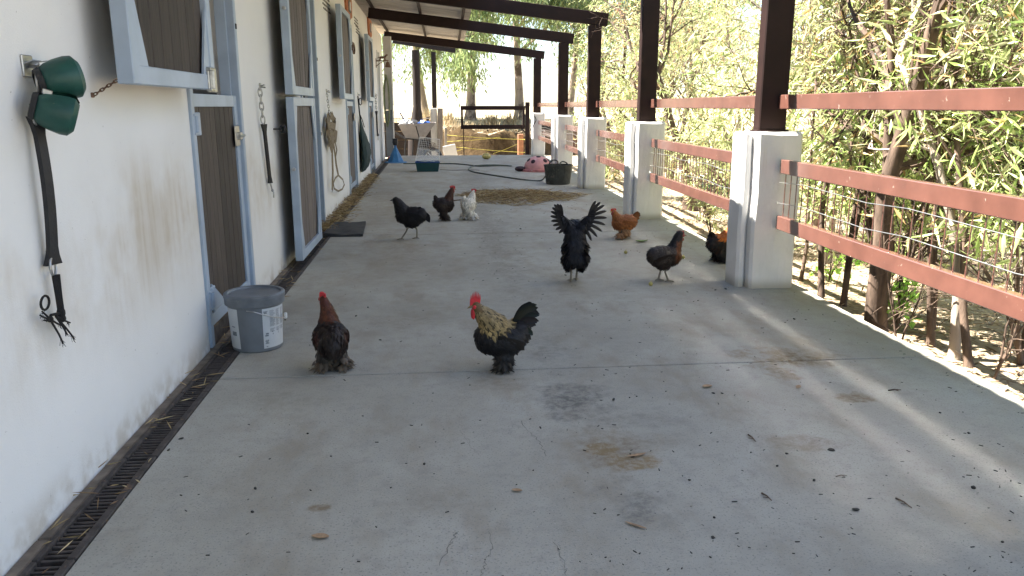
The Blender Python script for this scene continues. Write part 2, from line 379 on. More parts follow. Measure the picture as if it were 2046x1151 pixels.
# ------------------------------------------------------------------ ground sheet
def edge_x(y): return 2.76 + .0195 * y
def smooth(a, b, x): t_ = np.clip((x - a) / (b - a), 0, 1); return t_ * t_ * (3 - 2 * t_)
_ph = nr.uniform(0, 6.28, (24, 2)); _dr = nr.uniform(0, 6.28, 24)
def wav(x, y, f0, seed=0):
    o = 0
    for i in range(8):
        k = f0 * 1.7 ** (i * .6); a = _dr[(i + seed) % 24]; o = o + np.sin((x * math.cos(a) + y * math.sin(a)) * k + _ph[(i + seed) % 24, 0]) * (.62 ** i)
    return o * .5
def ground_z(x, y):
    x = np.asarray(x, float); y = np.asarray(y, float)
    z_ = -.20 - .055 * np.clip(x - edge_x(y), 0, 14) + .05 * wav(x, y, 1.1)
    z_ = z_ + .05 * smooth(.5, 0, x - edge_x(y)) * (x > 0)
    z_ = np.where((x < 3.2) & (y < 23.5), -.33, z_)
    yard = -.42 + .03 * wav(x, y, 1.3, 3)
    z_ = np.where((x < 9) & (y >= 23.5), yard * smooth(9, 6, x) + z_ * (1 - smooth(9, 6, x)), z_)
    yb = 29.6 + .5 * wav(x, 0 * y, .8, 5) + .2 * wav(x, y, 2.6, 9)
    lift = smooth(0, .38, y - yb) * (.62 + .16 * smooth(2, -1.5, x)) + smooth(1.0, 5.0, y - yb) * .30
    rise = lift * 1.36 * smooth(15, 8.5, x)
    z_ = z_ + rise + smooth(0, .6, y - yb) * smooth(2.6, .8, y - yb) * .20 * wav(x * 1.5, y * 1.5, 3.5, 7) * smooth(15, 8.5, x)
    z_ = z_ + smooth(40, 300, y) * .45 + smooth(9, 60, x) * 1.0
    return z_
gx = np.concatenate([[-900, -400, -150, -60, -30], np.arange(-18, -6, 1.0), np.arange(-6, 12, .2), np.arange(12, 30, 1.0), [40, 60, 100, 200, 400, 900]])
gy = np.concatenate([[-300, -80, -30], np.arange(-14, 2, 1.0), np.arange(2, 28, .25), np.arange(28, 33, .12), np.arange(33, 44, .5), [48, 55, 65, 80, 110, 160, 260, 500, 1000, 1800]])
GX, GY = np.meshgrid(gx, gy); nx_, ny_ = len(gx), len(gy)
gi = np.arange(nx_ * ny_).reshape(ny_, nx_)
gf = np.stack([gi[:-1, :-1], gi[:-1, 1:], gi[1:, 1:], gi[1:, :-1]], -1).reshape(-1, 4)
GZ = ground_z(GX, GY)
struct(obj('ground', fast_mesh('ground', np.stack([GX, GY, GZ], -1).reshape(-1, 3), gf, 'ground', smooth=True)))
def gz(x, y): return float(ground_z(x, y))

# ------------------------------------------------------------------ concrete floor panels (children of floor)
DR = -1.155
floor = obj('floor', None); struct(floor)
cuts = [-7.0, -.6, 4.04, 8.75, 13.9, 19.3, 23.2]
for i in range(len(cuts) - 1):
    y0, y1 = cuts[i] + .0065, cuts[i + 1] - .0065; nseg = 14 if y0 > -1 and y0 < 19 else 6
    mb = MB(); ring_ = []
    ys = [y0 + (y1 - y0) * k / nseg for k in range(nseg + 1)]
    rag = [edge_x(y) + (rnd.uniform(-.012, .012)) for y in ys]
    poly = [Vector((DR, y0, 0)), *[Vector((r_, y, 0)) for r_, y in zip(rag, ys)], Vector((DR, y1, 0))]
    k = len(poly); bv = .004
    cen = Vector(((DR + 2.8) / 2, (y0 + y1) / 2, 0))
    tops = [p + (cen - p).normalized() * bv for p in poly]
    vs = tops + [p + Vector((0, 0, -bv)) for p in poly] + [p + Vector((0, 0, -.36)) for p in poly]
    fs = [tuple(range(k))] + [(a * k + j, (a + 1) * k + j, (a + 1) * k + (j + 1) % k, a * k + (j + 1) % k) for a in (0, 1) for j in range(k)]
    mb.add(vs, fs); mb.build('slab_panel', 'concrete', floor)
# hairline cracks
def crack(pts, w_=.004):
    w_ *= .4
    mb = MB(); P = [gp(*q, 0.0015) for q in pts]; Q = []
    for a, b_ in zip(P, P[1:]):
        n_ = 7
        for k in range(n_): Q.append(a.lerp(b_, k / n_) + Vector((rnd.uniform(-.008, .008), rnd.uniform(-.008, .008), 0)))
    Q.append(P[-1])
    for i, (a, b_) in enumerate(zip(Q, Q[1:])):
        d = (b_ - a).normalized(); s_ = Vector((-d.y, d.x, 0)); wa = w_ * rnd.uniform(.25, .8); wb = w_ * rnd.uniform(.25, .8)
        mb.add([a - s_ * wa, a + s_ * wa, b_ + s_ * wb, b_ - s_ * wb], [(0, 1, 2, 3)])
    mb.build('crack', 'crack', floor)
crack([(1040, 840), (1066, 870), (1082, 888), (1090, 912)], .005); crack([(920, 865), (935, 880), (948, 902)], .002)
crack([(915, 1060), (900, 1085), (878, 1130)], .004); crack([(975, 1060), (982, 1090), (970, 1130), (960, 1150)], .003); crack([(1110, 1085), (1125, 1115), (1132, 1150)], .003)

# ------------------------------------------------------------------ drain along the wall foot
drain = thing('drain_channel', 'dark slotted drain channel running along the foot of the white wall', 'drain', (-1.25, 2, -.05))
mb = MB()
for y0 in np.arange(1.0, 22.0, 1.5):
    a, b_ = y0, y0 + 1.497
    mb.box((-1.325, (a + b_) / 2, -.07 + rnd.uniform(-.004, .004)), (.052, b_ - a, .13), (0, rnd.uniform(-.06, .02), 0), .008)
mb.build('mortar_strip', 'drain_strip', drain)
MB().box((-1.2375, 11.6, -.16), (.17, 21.2, .02)).build('channel_bed', 'soil_dark', drain)
bar_me = MB().box((0, 0, 0), (.104, .011, .02), None, .003).mesh('bar', 'drain_bar')
for i, y0 in enumerate(np.arange(1.6, 22.0, .75)):
    g = MB(); yc = y0 + .3735
    g.box((-1.285, yc, -.012), (.022, .745, .03), None, .004); g.box((-1.1735, yc, -.012), (.031, .745, .034), None, .004)
    gr = g.build('grate', 'drain_iron', drain); o_ = origin(drain)
    if y0 < 5.9:
        for k in range(28): obj('bar', bar_me, gr, (-1.229 - o_.x, y0 + .016 + k * .0264 - o_.y, -.017 + rnd.uniform(-.002, .001) - o_.z))
    else:
        q = MB()
        for k in range(28): q.box((-1.229, y0 + .016 + k * .0264, -.017), (.104, .011, .02))
        b_ = q.build('bar_row', 'drain_bar', gr); b_['kind'] = 'stuff'

# ------------------------------------------------------------------ stable building
WX = -1.35; WT = .15; WTOP = 3.22; YEND = 22.1
doors = [(4.60, 5.80), (8.42, 9.66), (12.66, 13.96), (16.92, 18.16), (20.0, 20.95)]   # openings
DH = 2.72
bld = thing('stable_building', 'long white plastered stable block with pale blue half doors', 'building', (WX, 8, 0))
def wall_box(y0, y1, z0, z1, nm='wall'):
    return (y0, y1, z0, z1)
mb = MB(); cur = -7.0
for (a, b_) in doors:
    mb.box((WX - WT / 2, (cur + a) / 2, WTOP / 2 - .15), (WT, a - cur, WTOP + .3)); mb.box((WX - WT / 2, (a + b_) / 2, (DH + WTOP) / 2), (WT, b_ - a - .0, WTOP - DH)); cur = b_
mb.box((WX - WT / 2, (cur + YEND) / 2, WTOP / 2 - .15), (WT, YEND - cur, WTOP + .3))
mb.box((WX - 2.4, YEND - .1, WTOP / 2), (4.3, .2, WTOP)); mb.box((WX - 2.4, -6.9, WTOP / 2), (4.3, .2, WTOP))
mb.build('wall', 'plaster', bld)
q = MB()   # back wall with clerestory openings over the stalls
q.box((-5.3, 7.5, .95), (.2, 29.2, 1.9)); q.box((-5.3, 7.5, 3.25), (.2, 29.2, .5))
for y in np.arange(-7, 23, 2.9): q.box((-5.3, y + .3, 2.45), (.2, .6, 1.1))
q.build('rear_wall', 'beige_room', bld)
MB().box((-3.35, 7.5, -.2), (3.7, 29, .3)).build('stall_floor', 'drain_strip', bld)
for y in (2.6, 6.9, 11.2, 15.4, 19.1):
    MB().box((-3.4, y, 2.53), (3.6, .12, 1.4)).build('partition', 'beige_room', bld); MB().box((-3.4, y, .92), (3.6, .125, 1.82)).build('dado', 'grey_dado', bld)
# vent slits, plaques, small wall fittings painted under the building
def on_wall(px, py): return wp(px, py, WX)
for (px, py, rows) in [(651, 6, 4), (711, 45, 3), (714, 62, 3)]:
    c0 = on_wall(px, py); q = MB()
    for r_ in range(rows):
        for k in range(5): q.box((WX + .004, c0.y - .28 + k * .14 + (.05 if r_ % 2 else 0), c0.z - r_ * .05 + .06), (.012, .095, .020), (0, 0, 0), .002)
    q.build('vent_slits', 'vent', bld)

def half_door(y0, y1, z0, z1, x0, mat_planks, n, flip=1, gusset=True, hinges=True, latch=False, th=.066):
    """leaf whose back lies at x0, frame of pale blue tube, vertical planks"""
    fw = .075; q = MB(); xc = x0 + th / 2
    q.box((xc, y0 + fw / 2, (z0 + z1) / 2), (th, fw, z1 - z0), None, .004); q.box((xc, y1 - fw / 2, (z0 + z1) / 2), (th, fw, z1 - z0), None, .004)
    q.box((xc - .001, (y0 + y1) / 2, z0 + fw / 2), (th - .002, y1 - y0 - 2 * fw, fw), None, .003); q.box((xc - .001, (y0 + y1) / 2, z1 - fw / 2), (th - .002, y1 - y0 - 2 * fw, fw), None, .003)
    fr = q.build('half_door', 'blue', bld); o_ = origin(fr)
    wpl = (y1 - y0 - 2 * fw) / n; pm = MB().box((0, 0, 0), (.022, wpl - .004, z1 - z0 - 2 * fw + .01), None, .004).mesh('plank', mat_planks)
    for k in range(n): obj('plank', pm, fr, Vector((x0 + .026 + rnd.uniform(-.002, .002), y0 + fw + wpl * (k + .5), (z0 + z1) / 2)) - o_)
    if gusset:
        for (yy, sy) in ((y0 + fw, 1), (y1 - fw, -1)):
            for (zz, sz) in ((z0 + fw, 1), (z1 - fw, -1)):
                MB().prism([(x0 + .048, yy, zz), (x0 + .048, yy + sy * .12, zz), (x0 + .048, yy, zz + sz * .34)], (1, 0, 0), .012).build('gusset', 'blue', fr)
    return fr
def hinge(parent, y, z, x):
    q = MB(); q.box((x + .008, y + .045, z), (.014, .15, .13), None, .004); q.tube([(x + .022, y, z - .045), (x + .022, y, z + .045)], .019, 10)
    q.box((x + .013, y, z + .052), (.03, .075, .014), None, .003); q.box((x + .013, y, z - .052), (.03, .075, .014), None, .003)
    q.build('hinge', 'metal' if x > -1.3 else 'blue', parent)
def frame(a, b_):
    q = MB(); d = .10
    for y, s_ in ((a, 1), (b_, -1)):
        q.box((WX - d / 2 + .018, y + s_ * .028, DH / 2), (d, .056, DH), None, .004); q.box((WX - d / 2 - .02, y + s_ * .067, DH / 2), (d - .03, .022, DH), None, .002)
    q.box((WX - d / 2 + .017, (a + b_) / 2, DH - .03), (d, b_ - a - .112, .06), None, .004); return q.build('door_frame', 'blue', bld)
def strike(parent, y, z):
    MB().box((WX + .021, y, z), (.008, .022, .035), None, .002).build('strike', 'rubber', parent)
# first stall: lower leaf shut, upper leaf folded back
f1 = frame(*doors[0]); strike(f1, 5.77, 1.93)
l1 = half_door(4.66, 5.74, .10, 1.47, -1.405, 'plank', 8, gusset=False, th=.05)
hinge(l1, 4.66, 1.30, -1.354); hinge(l1, 4.66, .28, -1.354)
MB().prism([(-1.354, 4.74, .19), (-1.354, 5.02, .19), (-1.354, 4.74, .36)], (1, 0, 0), .008).build('brace', 'blue', l1)
q = MB(); q.box((-1.349, 5.65, 1.20), (.012, .12, .14), None, .005); q.box((-1.334, 5.66, 1.20), (.03, .06, .05), None, .004); q.tube([(-1.325, 5.62, 1.2), (-1.325, 5.76, 1.2)], .009, 8); q.build('latch', 'metal', l1)
u1 = half_door(3.32, 4.52, 1.485, 2.66, -1.235, 'plank', 8)
for yy in (4.40,): hinge(u1, yy, 1.535, -1.178)
# second stall: both leaves folded back
f2 = frame(*doors[1])
for zz in (1.93, 1.08): strike(f2, 9.63, zz)
for (z0, z1) in ((.06, 1.475), (1.495, 2.68)):
    d2 = half_door(6.98, 8.22, z0, z1, -1.245, 'plank_grey', 8)
    for (dy) in (1,):
        MB().lathe([(0, .0), (.016, 0), (.016, .02), (0, .024)], (-1.21, 6.98, (z0 + z1) / 2 + .1), 12, mtx=Euler((R(90), 0, 0)).to_matrix()).build('bolt', 'metal', d2)
# third and fourth stalls: lower shut, upper folded back
for i, ua, ub in ((2, 10.95, 12.20), (3, 15.35, 16.55)):
    a, b_ = doors[i]; frame(a, b_)
    l_ = half_door(a + .06, b_ - .06, .08, 1.475, -1.405, 'plank_grey', 8, gusset=False, th=.05)
    hinge(l_, a + .06, 1.32, -1.354); hinge(l_, a + .06, .26, -1.354)
    MB().box((-1.34, b_ - .16, 1.22), (.02, .10, .12), None, .004).build('latch', 'metal', l_)
    u_ = half_door(ua, ub, 1.495, 2.70, -1.245, 'plank_grey', 8)
    MB().lathe([(0, .0), (.016, 0), (.016, .02), (0, .024)], (-1.21, ua, 2.05), 12, mtx=Euler((R(90), 0, 0)).to_matrix()).build('bolt', 'metal', u_)
# fifth: white door with trim
q = MB(); q.box((WX - .08, 20.03, 1.36), (.2, .06, 2.72), None, .004); q.box((WX - .08, 20.92, 1.36), (.2, .06, 2.72), None, .004); q.build('door_frame', 'white_trim', bld)
d5 = MB().box((WX - .12, 20.475, 1.37), (.05, .81, 2.68), None, .004).build('plain_door', 'grey_panel', bld)
# end return: grey panel facing down the walk, white trim, dark post
p5 = MB().box((-1.235, 22.5, 2.27), (.19, .06, 1.95), None, .004).build('end_panel', 'grey_panel', bld); MB().box((-1.235, 22.502, .645), (.19, .06, 1.285), None, .004).build('end_panel', 'slate_panel', bld)
MB().box((-1.118, 22.5, 1.62), (.03, .08, 3.24), None, .004).build('corner_trim', 'white_trim', bld)

# ------------------------------------------------------------------ porch roof (rafters, purlins, sheets)
PY = [2.1, 5.95, 9.85, 13.6, 17.3, 22.6]          # pillar rows
def pcx(y): return 2.465 + .0195 * y              # pillar centre line
def roof_z(x, y=0): return 3.39 - (x + 1.35) * .112   # top of rafters
proof = thing('porch_roof', 'brown steel porch roof of sloping rafters with pale sheets over the wall side', 'roof', (0, 12, 3))
for y in [-5.6, -1.75] + PY:
    xe = pcx(y) + .21
    a = Vector((-1.30, y, roof_z(-1.30) - .105)); b_ = Vector((xe, y, roof_z(xe) - .105))
    MB().bar(a, b_, .10, .21, .006).build('rafter', 'steel_brown', proof)
def redge(y): return .46 + .0195 * y
for k, (fx) in enumerate((.06, .52, .93)):
    y0, y1 = -6.5, 23.2; xa = -1.35 + (redge(y0) + 1.35) * fx; xb = -1.35 + (redge(y1) + 1.35) * fx
    MB().bar((xa, y0, roof_z(xa) + .032), (xb, y1, roof_z(xb) + .032), .05, .06, .003).build('purlin', 'steel_brown', proof)
yy = -6.5
while yy < 24.1:                                   # sheets run down the slope, a metre wide, ribbed; hidden overhang past last rafter added to shade the slab end
    y1 = yy + 1.06; q = MB(); nrib = 11; top = []
    xl = -5.6
    for j in range(nrib + 1):
        y = yy + (y1 - yy) * j / nrib; zr = .018 if j % 2 else 0
        for x in (xl, redge(y)): top.append(Vector((x, y, roof_z(x) + .068 + zr)))
    n_ = len(top); vs = top + [p + Vector((0, 0, .004)) for p in top]; fs = []
    for j in range(nrib):
        fs.append((2 * j, 2 * j + 1, 2 * j + 3, 2 * j + 2)); fs.append((n_ + 2 * j, n_ + 2 * j + 2, n_ + 2 * j + 3, n_ + 2 * j + 1))
        fs.append((2 * j + 1, n_ + 2 * j + 1, n_ + 2 * j + 3, 2 * j + 3)); fs.append((2 * j, 2 * j + 2, n_ + 2 * j + 2, n_ + 2 * j))
    q.add(vs, fs); q.build('roof_sheet', 'sheet', proof); yy += 1.0

# ------------------------------------------------------------------ pillars and railings
plab = {0: 'white pillar with brown steel post carrying the near end of the first railing', 1: 'white pillar and brown post beside the black and orange hen',
        2: 'white pillar and brown post behind the buff hen', 3: 'white pillar and brown post just past the grey rubber tub',
        4: 'white pillar and brown post beside the pink spotted dome', 5: 'white pillar and brown post that the open steel gate hangs beside'}
for i, y in enumerate(PY):
    x = pcx(y) + (.02 if i == 5 else 0); pt = thing('porch_pillar', plab[i], 'pillar', (x, y, 0), 0, 'pillars along the open side of the porch')
    q = MB(); hh = 1.21
    q.box((x + .03, y + .01, hh / 2 - .12), (.36, .34, hh + .24), None, .022)
    if i < 5: q.box((x - .19, y + .045, hh / 2 - .122), (.075, .25, hh + .236), None, .02)
    me = q.mesh('plaster_base', 'pillar_plaster', origin(pt)); bm = bmesh.new(); bm.from_mesh(me)
    bmesh.ops.subdivide_edges(bm, edges=[e for e in bm.edges if e.calc_length() > .2], cuts=5, use_grid_fill=True)
    for v_ in bm.verts:
        k = v_.co; v_.co += Vector((.004 * math.sin(k.z * 9 + i), .004 * math.sin(k.z * 7 + k.x * 20 + i * 2), .004 * math.sin(k.x * 13 + k.y * 17)))
    bm.to_mesh(me); bm.free(); obj('plaster_base', me, pt)
    zt = roof_z(x) - .212
    q = MB(); q.box((x - .005, y, (hh + zt) / 2 - .01), (.215 if i < 2 else .215, .12, zt - hh + .02), None, .008); q.box((x - .005, y, hh + .006), (.25, .16, .012), None, .002); q.build('post', 'steel_brown', pt)

rlab = ['brown steel railing with rods and two wires beside the forked tree', 'brown steel railing with wire rods beside the buff hen and green bins',
        'brown steel railing between the straw pile and the trees', 'short railing of brown rails behind the grey rubber tub', 'railing backed with dark boards next to the open gate']
rod_me = MB().tube([(0, 0, -.2), (0, 0, .2)], .0042, 6).mesh('rod', 'rail_brown')
for i in range(5):
    ya, yb = PY[i] + .19, PY[i + 1] - .19; xa, xb = pcx(PY[i]) + .05, pcx(PY[i + 1]) + .05
    rl = thing('railing', rlab[i], 'railing', ((xa + xb) / 2, (ya + yb) / 2, 0), 0, 'railing bays along the open side of the porch')
    for (z_, ex) in ((1.43, .12), (.955, 0), (.53, 0)):
        mb = MB(); d = Vector((xb - xa, yb - ya, 0)).normalized() * ex
        mb.bar(Vector((xa, ya, z_)) - d, Vector((xb, yb, z_)) + d, .055, .105, .005); mb.build('rail', 'rail_brown', rl)
    for z_ in (.845, .69):
        pts = [Vector((xa - .032, ya + (yb - ya) * k / 8, z_ + .012 * math.sin(k * 2.1 + i))) for k in range(9)]
        for k, p in enumerate(pts): p.x = xa + (xb - xa) * k / 8 - .032
        MB().tube(pts, .003, 6).build('wire', 'metal', rl)
    if i < 4:
        nr_ = int((yb - ya) / .098)
        for k in range(nr_):
            u_ = (k + .6) / nr_; obj('rod', rod_me, rl, Vector((xa + (xb - xa) * u_ + .005, ya + (yb - ya) * u_, .742)) - rl.location)
    else:
        for k, z_ in enumerate((.66, .80, .92)):
            MB().bar((xa + .07, ya + .1, z_), (xb + .07, yb - .1, z_ + .01), .022, .115, .003).build('board', 'wood_brown', rl)

# ------------------------------------------------------------------ trees
def grow(base, d0, Lg, r0, P):
    """recursive limbs -> list of (pts, radii, depth), list of twig polylines"""
    tubes = []; twigs = []
    def br(p, d, ln, r, depth):
        n_ = 7 if depth == 0 else 5; pts = [p.copy()]; d = d.normalized(); seg = ln / n_
        for k in range(n_):
            j = Vector((rnd.gauss(0, 1), rnd.gauss(0, 1), rnd.gauss(0, 1))) * P['wig'][min(depth, len(P['wig']) - 1)]
            d = (d + j + Vector((0, 0, P['lift'][min(depth, len(P['lift']) - 1)]))).normalized(); p = p + d * seg
            if P.get('clip', 1) and p.y < 23.4:
                lim = edge_x(p.y) + .16
                if p.x < lim and p.z < 3.6: p.x = lim + rnd.uniform(0, .08); d.x = abs(d.x)
            pts.append(p.copy())
        tip = P.get('taper', .45); rs = [max(.0022, r * (1 - (1 - tip) * k / n_)) for k in range(n_ + 1)]
        tubes.append((pts, rs, depth))
        if depth >= P['depth']: twigs.append(pts); return
        for c in range(P['kids'][depth]):
            u_ = rnd.uniform(P['start'][depth], .98) if c else .99; i_ = min(int(u_ * n_), n_ - 1); f_ = u_ * n_ - i_
            q = pts[i_].lerp(pts[i_ + 1], min(f_, 1)); dl = (pts[i_ + 1] - pts[i_]).normalized()
            az = rnd.uniform(0, 6.283); o1 = dl.orthogonal().normalized(); o2 = dl.cross(o1); sp_ = rnd.uniform(*P['spread'][depth])
            nd = dl * math.cos(sp_) + (o1 * math.cos(az) + o2 * math.sin(az)) * math.sin(sp_)
            br(q, nd, ln * rnd.uniform(*P['ratio'][depth]), rs[min(i_ + 1, n_)] * rnd.uniform(.5, .72), depth + 1)
    for (dd, l_, r_) in d0: br(Vector(base), Vector(dd), l_ * Lg, r_ * r0, 0)
    return tubes, twigs
def leaf_cloud(twigs, n, Lr, Wf, droop, pal, off, spread=.05, zmin=0, clip=1):
    """n leaves along the twigs; pal: list of (colour, weight)"""
    T = np.array([[list(q) for q in t_] for t_ in twigs]); k = T.shape[1] - 1
    ti = nr.integers(0, len(T), n); u = nr.uniform(0, k, n); i0 = np.minimum(u.astype(int), k - 1); f = (u - i0)[:, None]
    A = T[ti, i0]; B_ = T[ti, i0 + 1]; P = A * (1 - f) + B_ * f + nr.normal(0, spread, (n, 3))
    D = nrmz(B_ - A) * .55 + nr.normal(0, .55, (n, 3)) + np.array([0, 0, -droop])
    ok = (P[:, 2] > zmin + off[2] + nr.normal(0, .12, n)) & ((P[:, 0] > edge_x(P[:, 1]) + .05) | (P[:, 1] > 23) | (clip == 0)); P, D = P[ok], D[ok]; n = len(P)
    Ln = nr.uniform(Lr[0], Lr[1], n); w_ = np.array([q[1] for q in pal]); ci = nr.choice(len(pal), n, p=w_ / w_.sum())
    C = np.array([q[0] for q in pal])[ci] * np.array([2.2, 2.25, 1.9]) * nr.uniform(.7, 1.3, (n, 1))
    V_, F_, C_ = blades(P - np.array(off), D, Ln, Ln * Wf * nr.uniform(.8, 1.2, n), C, fold=.15, curl=nr.uniform(-.15, .2))
    return fast_mesh('crown', V_, F_, 'leaf', C_)
PAL = [((.115, .128, .060), 5), ((.17, .175, .092), 4), ((.22, .215, .13), 2.6), ((.12, .175, .05), 1.2), ((.27, .165, .085), 1.5), ((.32, .27, .18), 1.1)]
PALE = [((.16, .17, .09), 4), ((.23, .235, .14), 4), ((.18, .215, .09), 2.4), ((.30, .23, .13), 1.3)]
PALE2 = [((.14, .155, .07), 4), ((.20, .205, .115), 3), ((.26, .18, .10), 1.3), ((.16, .20, .07), 1.4)]
PALB = [((.15, .20, .065), 4), ((.21, .25, .11), 4), ((.28, .30, .17), 3), ((.27, .19, .10), .8)]
EUC = [((.065, .09, .04), 5), ((.095, .12, .05), 4), ((.12, .135, .065), 2.5)]
def tree(name, label, cat, base, stems, P, nleaf, Lr, Wf, droop, pal, bark, group, spread=.05, zmin=0):
    root = thing(name, label, cat, base, 0, group)
    tubes, twigs = grow(base, stems, 1, 1, P)
    tr = MB(); brn = MB()
    for pts, rs, dp in tubes:
        if dp == 0:
            f0 = pts[0]; f1 = pts[1]; dv = (f1 - f0).normalized(); r_b = rs[0]; pts = [f0 - dv * .12, f0, f0 + dv * r_b * 2.2] + pts[1:]; rs = [r_b * 1.65, r_b * 1.42, r_b * 1.08] + rs[1:]
            tr.tube(pts, rs, 10)
        else: brn.tube(pts, rs, 5 if dp == 1 else 3, cap=False)
    tr.build('trunk', bark, root, True); brn.build('branches', bark, root, True)
    if nleaf: obj('crown', leaf_cloud(twigs, nleaf, Lr, Wf, droop, pal, base, spread, zmin, P.get('clip', 1)), root)
    return root
PS = dict(depth=3, kids=[8, 6, 4], start=[.16, .25, .2], spread=[(.5, 1.15), (.4, 1.0), (.3, 1.0)], ratio=[(.32, .6), (.4, .7), (.4, .7)], wig=[.09, .18, .22, .25], lift=[.03, .03, 0, -.05], taper=.4)
PB = dict(depth=2, kids=[8, 6], start=[.12, .15], spread=[(.4, 1.1), (.3, 1.0)], ratio=[(.35, .65), (.4, .75)], wig=[.12, .2, .25], lift=[.0, -.02, -.1], taper=.4)
G1 = 'slender trees growing along the railing'; G2 = 'background trees of the thicket'; G3 = 'leafy shrubs beyond the railing'
def gb(px, py, dz=0):       # foot of a plant on the outside soil, seen at that pixel
    p = gp(px, py, -.22); return (p.x, p.y, gz(p.x, p.y) - .01)
SV = [(0, 0, 1)]
# the forked tree just outside the first railing bay
b0 = gb(1752, 668)
tree('forked_tree', 'thick forked brown trunk rising just outside the first railing', 'tree', b0,
     [((-.03, .05, 1), 2.8, .078), ((.14, -.05, 1), 2.6, .048), ((.26, .30, 1), 2.4, .036)], dict(PS, start=[.45, .25, .2]), 3600, (.08, .16), .17, .35, PAL, 'bark', G1, zmin=1.15)
near = [  # px, py of the foot, stem list, leaves, bark, label
    (1640, 606, [((.05, .1, 1), 2.6, .026)], 900, 'bark', 'thin reddish stem between the white pillar and the forked trunk'),
    (1683, 622, [((-.05, .02, 1), 2.7, .024), ((.14, .1, 1), 2.4, .02)], 1300, 'bark', 'pair of thin stems just left of the forked trunk'),
    (1858, 700, [((-.06, .1, 1), 2.4, .022), ((.10, .05, 1), 2.6, .026)], 1300, 'bark', 'twin thin dark stems beside the leafy green sprig'),
    (1906, 722, [((.10, .10, 1), 2.9, .033)], 1800, 'bark_pale', 'slim pale straight trunk beyond the bottom rail'),
    (1936, 738, [((.10, .2, 1), 2.6, .026)], 1500, 'bark', 'dark crooked stem beside the slim pale trunk'),
    (1600, 560, [((.2, .25, 1), 2.4, .018)], 900, 'bark', 'thin stem right behind the nearest white pillar')]
for (px, py, st, nl, bk, lb) in near:
    tree('slender_tree', lb, 'tree', gb(px, py), st, dict(PS, start=[.42, .25, .2]), nl, (.08, .15), .17, .4, PAL, bk, G1, zmin=1.0)
# V-shaped tree past the second pillar
tree('v_forked_tree', 'brown tree whose trunk splits into a wide V behind the second railing', 'tree', (4.10, 12.3, gz(4.1, 12.3)),
     [((-.02, .02, 1), 2.25, .095)], dict(PS, kids=[6, 5, 4], start=[.75, .25, .2], lift=[.02, .03, 0, -.05], ratio=[(.75, 1.1), (.4, .7), (.4, .7)], spread=[(.35, .75), (.4, 1.0), (.3, 1.0)]), 5200, (.07, .13), .16, .5, PAL, 'bark', G2)
midspots = [(4.3, 8.2, 4.6, 5200), (5.2, 10.2, 5.0, 5200), (4.0, 15.0, 4.4, 4500), (5.6, 13.6, 5.5, 5200), (6.4, 8.6, 5.2, 5200), (7.6, 10.6, 5.6, 5200), (6.9, 12.2, 5.4, 5000), (5.3, 17.5, 5.2, 4500),
            (8.8, 13.0, 6, 5200), (7.3, 17.0, 6, 5000), (10.4, 15.0, 6.2, 5200), (9.4, 19.0, 6.2, 5000), (6.6, 6.6, 4.4, 4500), (4.6, 19.8, 4.6, 3500), (7.6, 7.4, 4.6, 4800), (12.6, 17.5, 6.5, 5200), (5.2, 23.5, 4.4, 3200), (8.2, 23.5, 6.0, 4200)]
ml = ['pale narrow-leaved tree just behind the second railing by the buff hen', 'two-stemmed olive tree behind the pale shrub of the second railing', 'low pale tree between the straw pile railing and the thicket', 'paler single-stemmed tree right of the V-forked tree',
      'twin-stemmed olive tree at the back of the sandy clearing', 'tall leaning olive tree rising behind the silver green shrub', 'pale-barked tree seen between the second and third posts', 'twin-stemmed olive tree beyond the railing behind the rubber tub', 'olive tree deep in the thicket behind the twin-stemmed clearing tree',
      'tall pale tree behind the low yellowish shrub', 'twin-stemmed tree at the far back of the thicket above the top rail', 'olive tree in the deepest row behind the V-forked tree', 'pale-barked bushy tree behind the forked trunk', 'small twin-stemmed tree behind the pink dome railing',
      'olive tree behind the slim pale straight trunk', 'outermost pale tree of the thicket behind the dark crooked stem', 'small olive tree beyond the gate-end pillar', 'tall olive tree behind the small tree at the gate-end pillar']
for i, (x, y, hh, nl) in enumerate(midspots):
    st = [((rnd.uniform(-.2, .2), rnd.uniform(-.2, .2), 1), hh * .8, rnd.uniform(.05, .085))]
    if i % 2: st.append(((rnd.uniform(-.4, .4), rnd.uniform(-.4, .4), 1), hh * .65, .045))
    tree('thicket_tree', ml[i], 'tree', (x, y, gz(x, y)), st, PS, int(nl * .72), (.08, .17), .17, .45, [PALE, PAL, PALE2][i % 3], 'bark' if i % 3 else 'bark_pale', G2, .07, zmin=.75)
# leafy shrubs close behind the rails
shr = [(3.42, 5.35, 2.0, 1500, 'bright long-leaved shrub standing before the upper forked trunk'), (4.3, 4.3, 2.9, 2600, 'tallest long-leaved shrub, arching over the top rail'), (3.72, 4.45, 2.1, 2400, 'long-leaved bright shrub pressing against the railing beside the dark crooked stem'), (4.35, 5.1, 2.2, 3000, 'tall pale shrub of long drooping leaves behind the slim trunks'),
       (4.0, 6.6, 1.5, 2400, 'low bright green shrub beyond the nearest white pillar'), (3.9, 9.2, 1.5, 2600, 'pale leafy shrub behind the buff hen'),
       (3.95, 11.0, 1.6, 2600, 'grey green shrub filling the second railing gap'), (3.8, 14.6, 1.3, 2200, 'low yellowish shrub behind the third pillar'),
       (3.9, 17.8, 1.1, 1800, 'small pale shrub behind the railing by the pink dome'), (5.2, 8.3, 1.9, 3000, 'rounded pale shrub under the leaning trees'), (6.0, 6.9, 2.0, 3000, 'wide silver green shrub at the back of the clearing')]
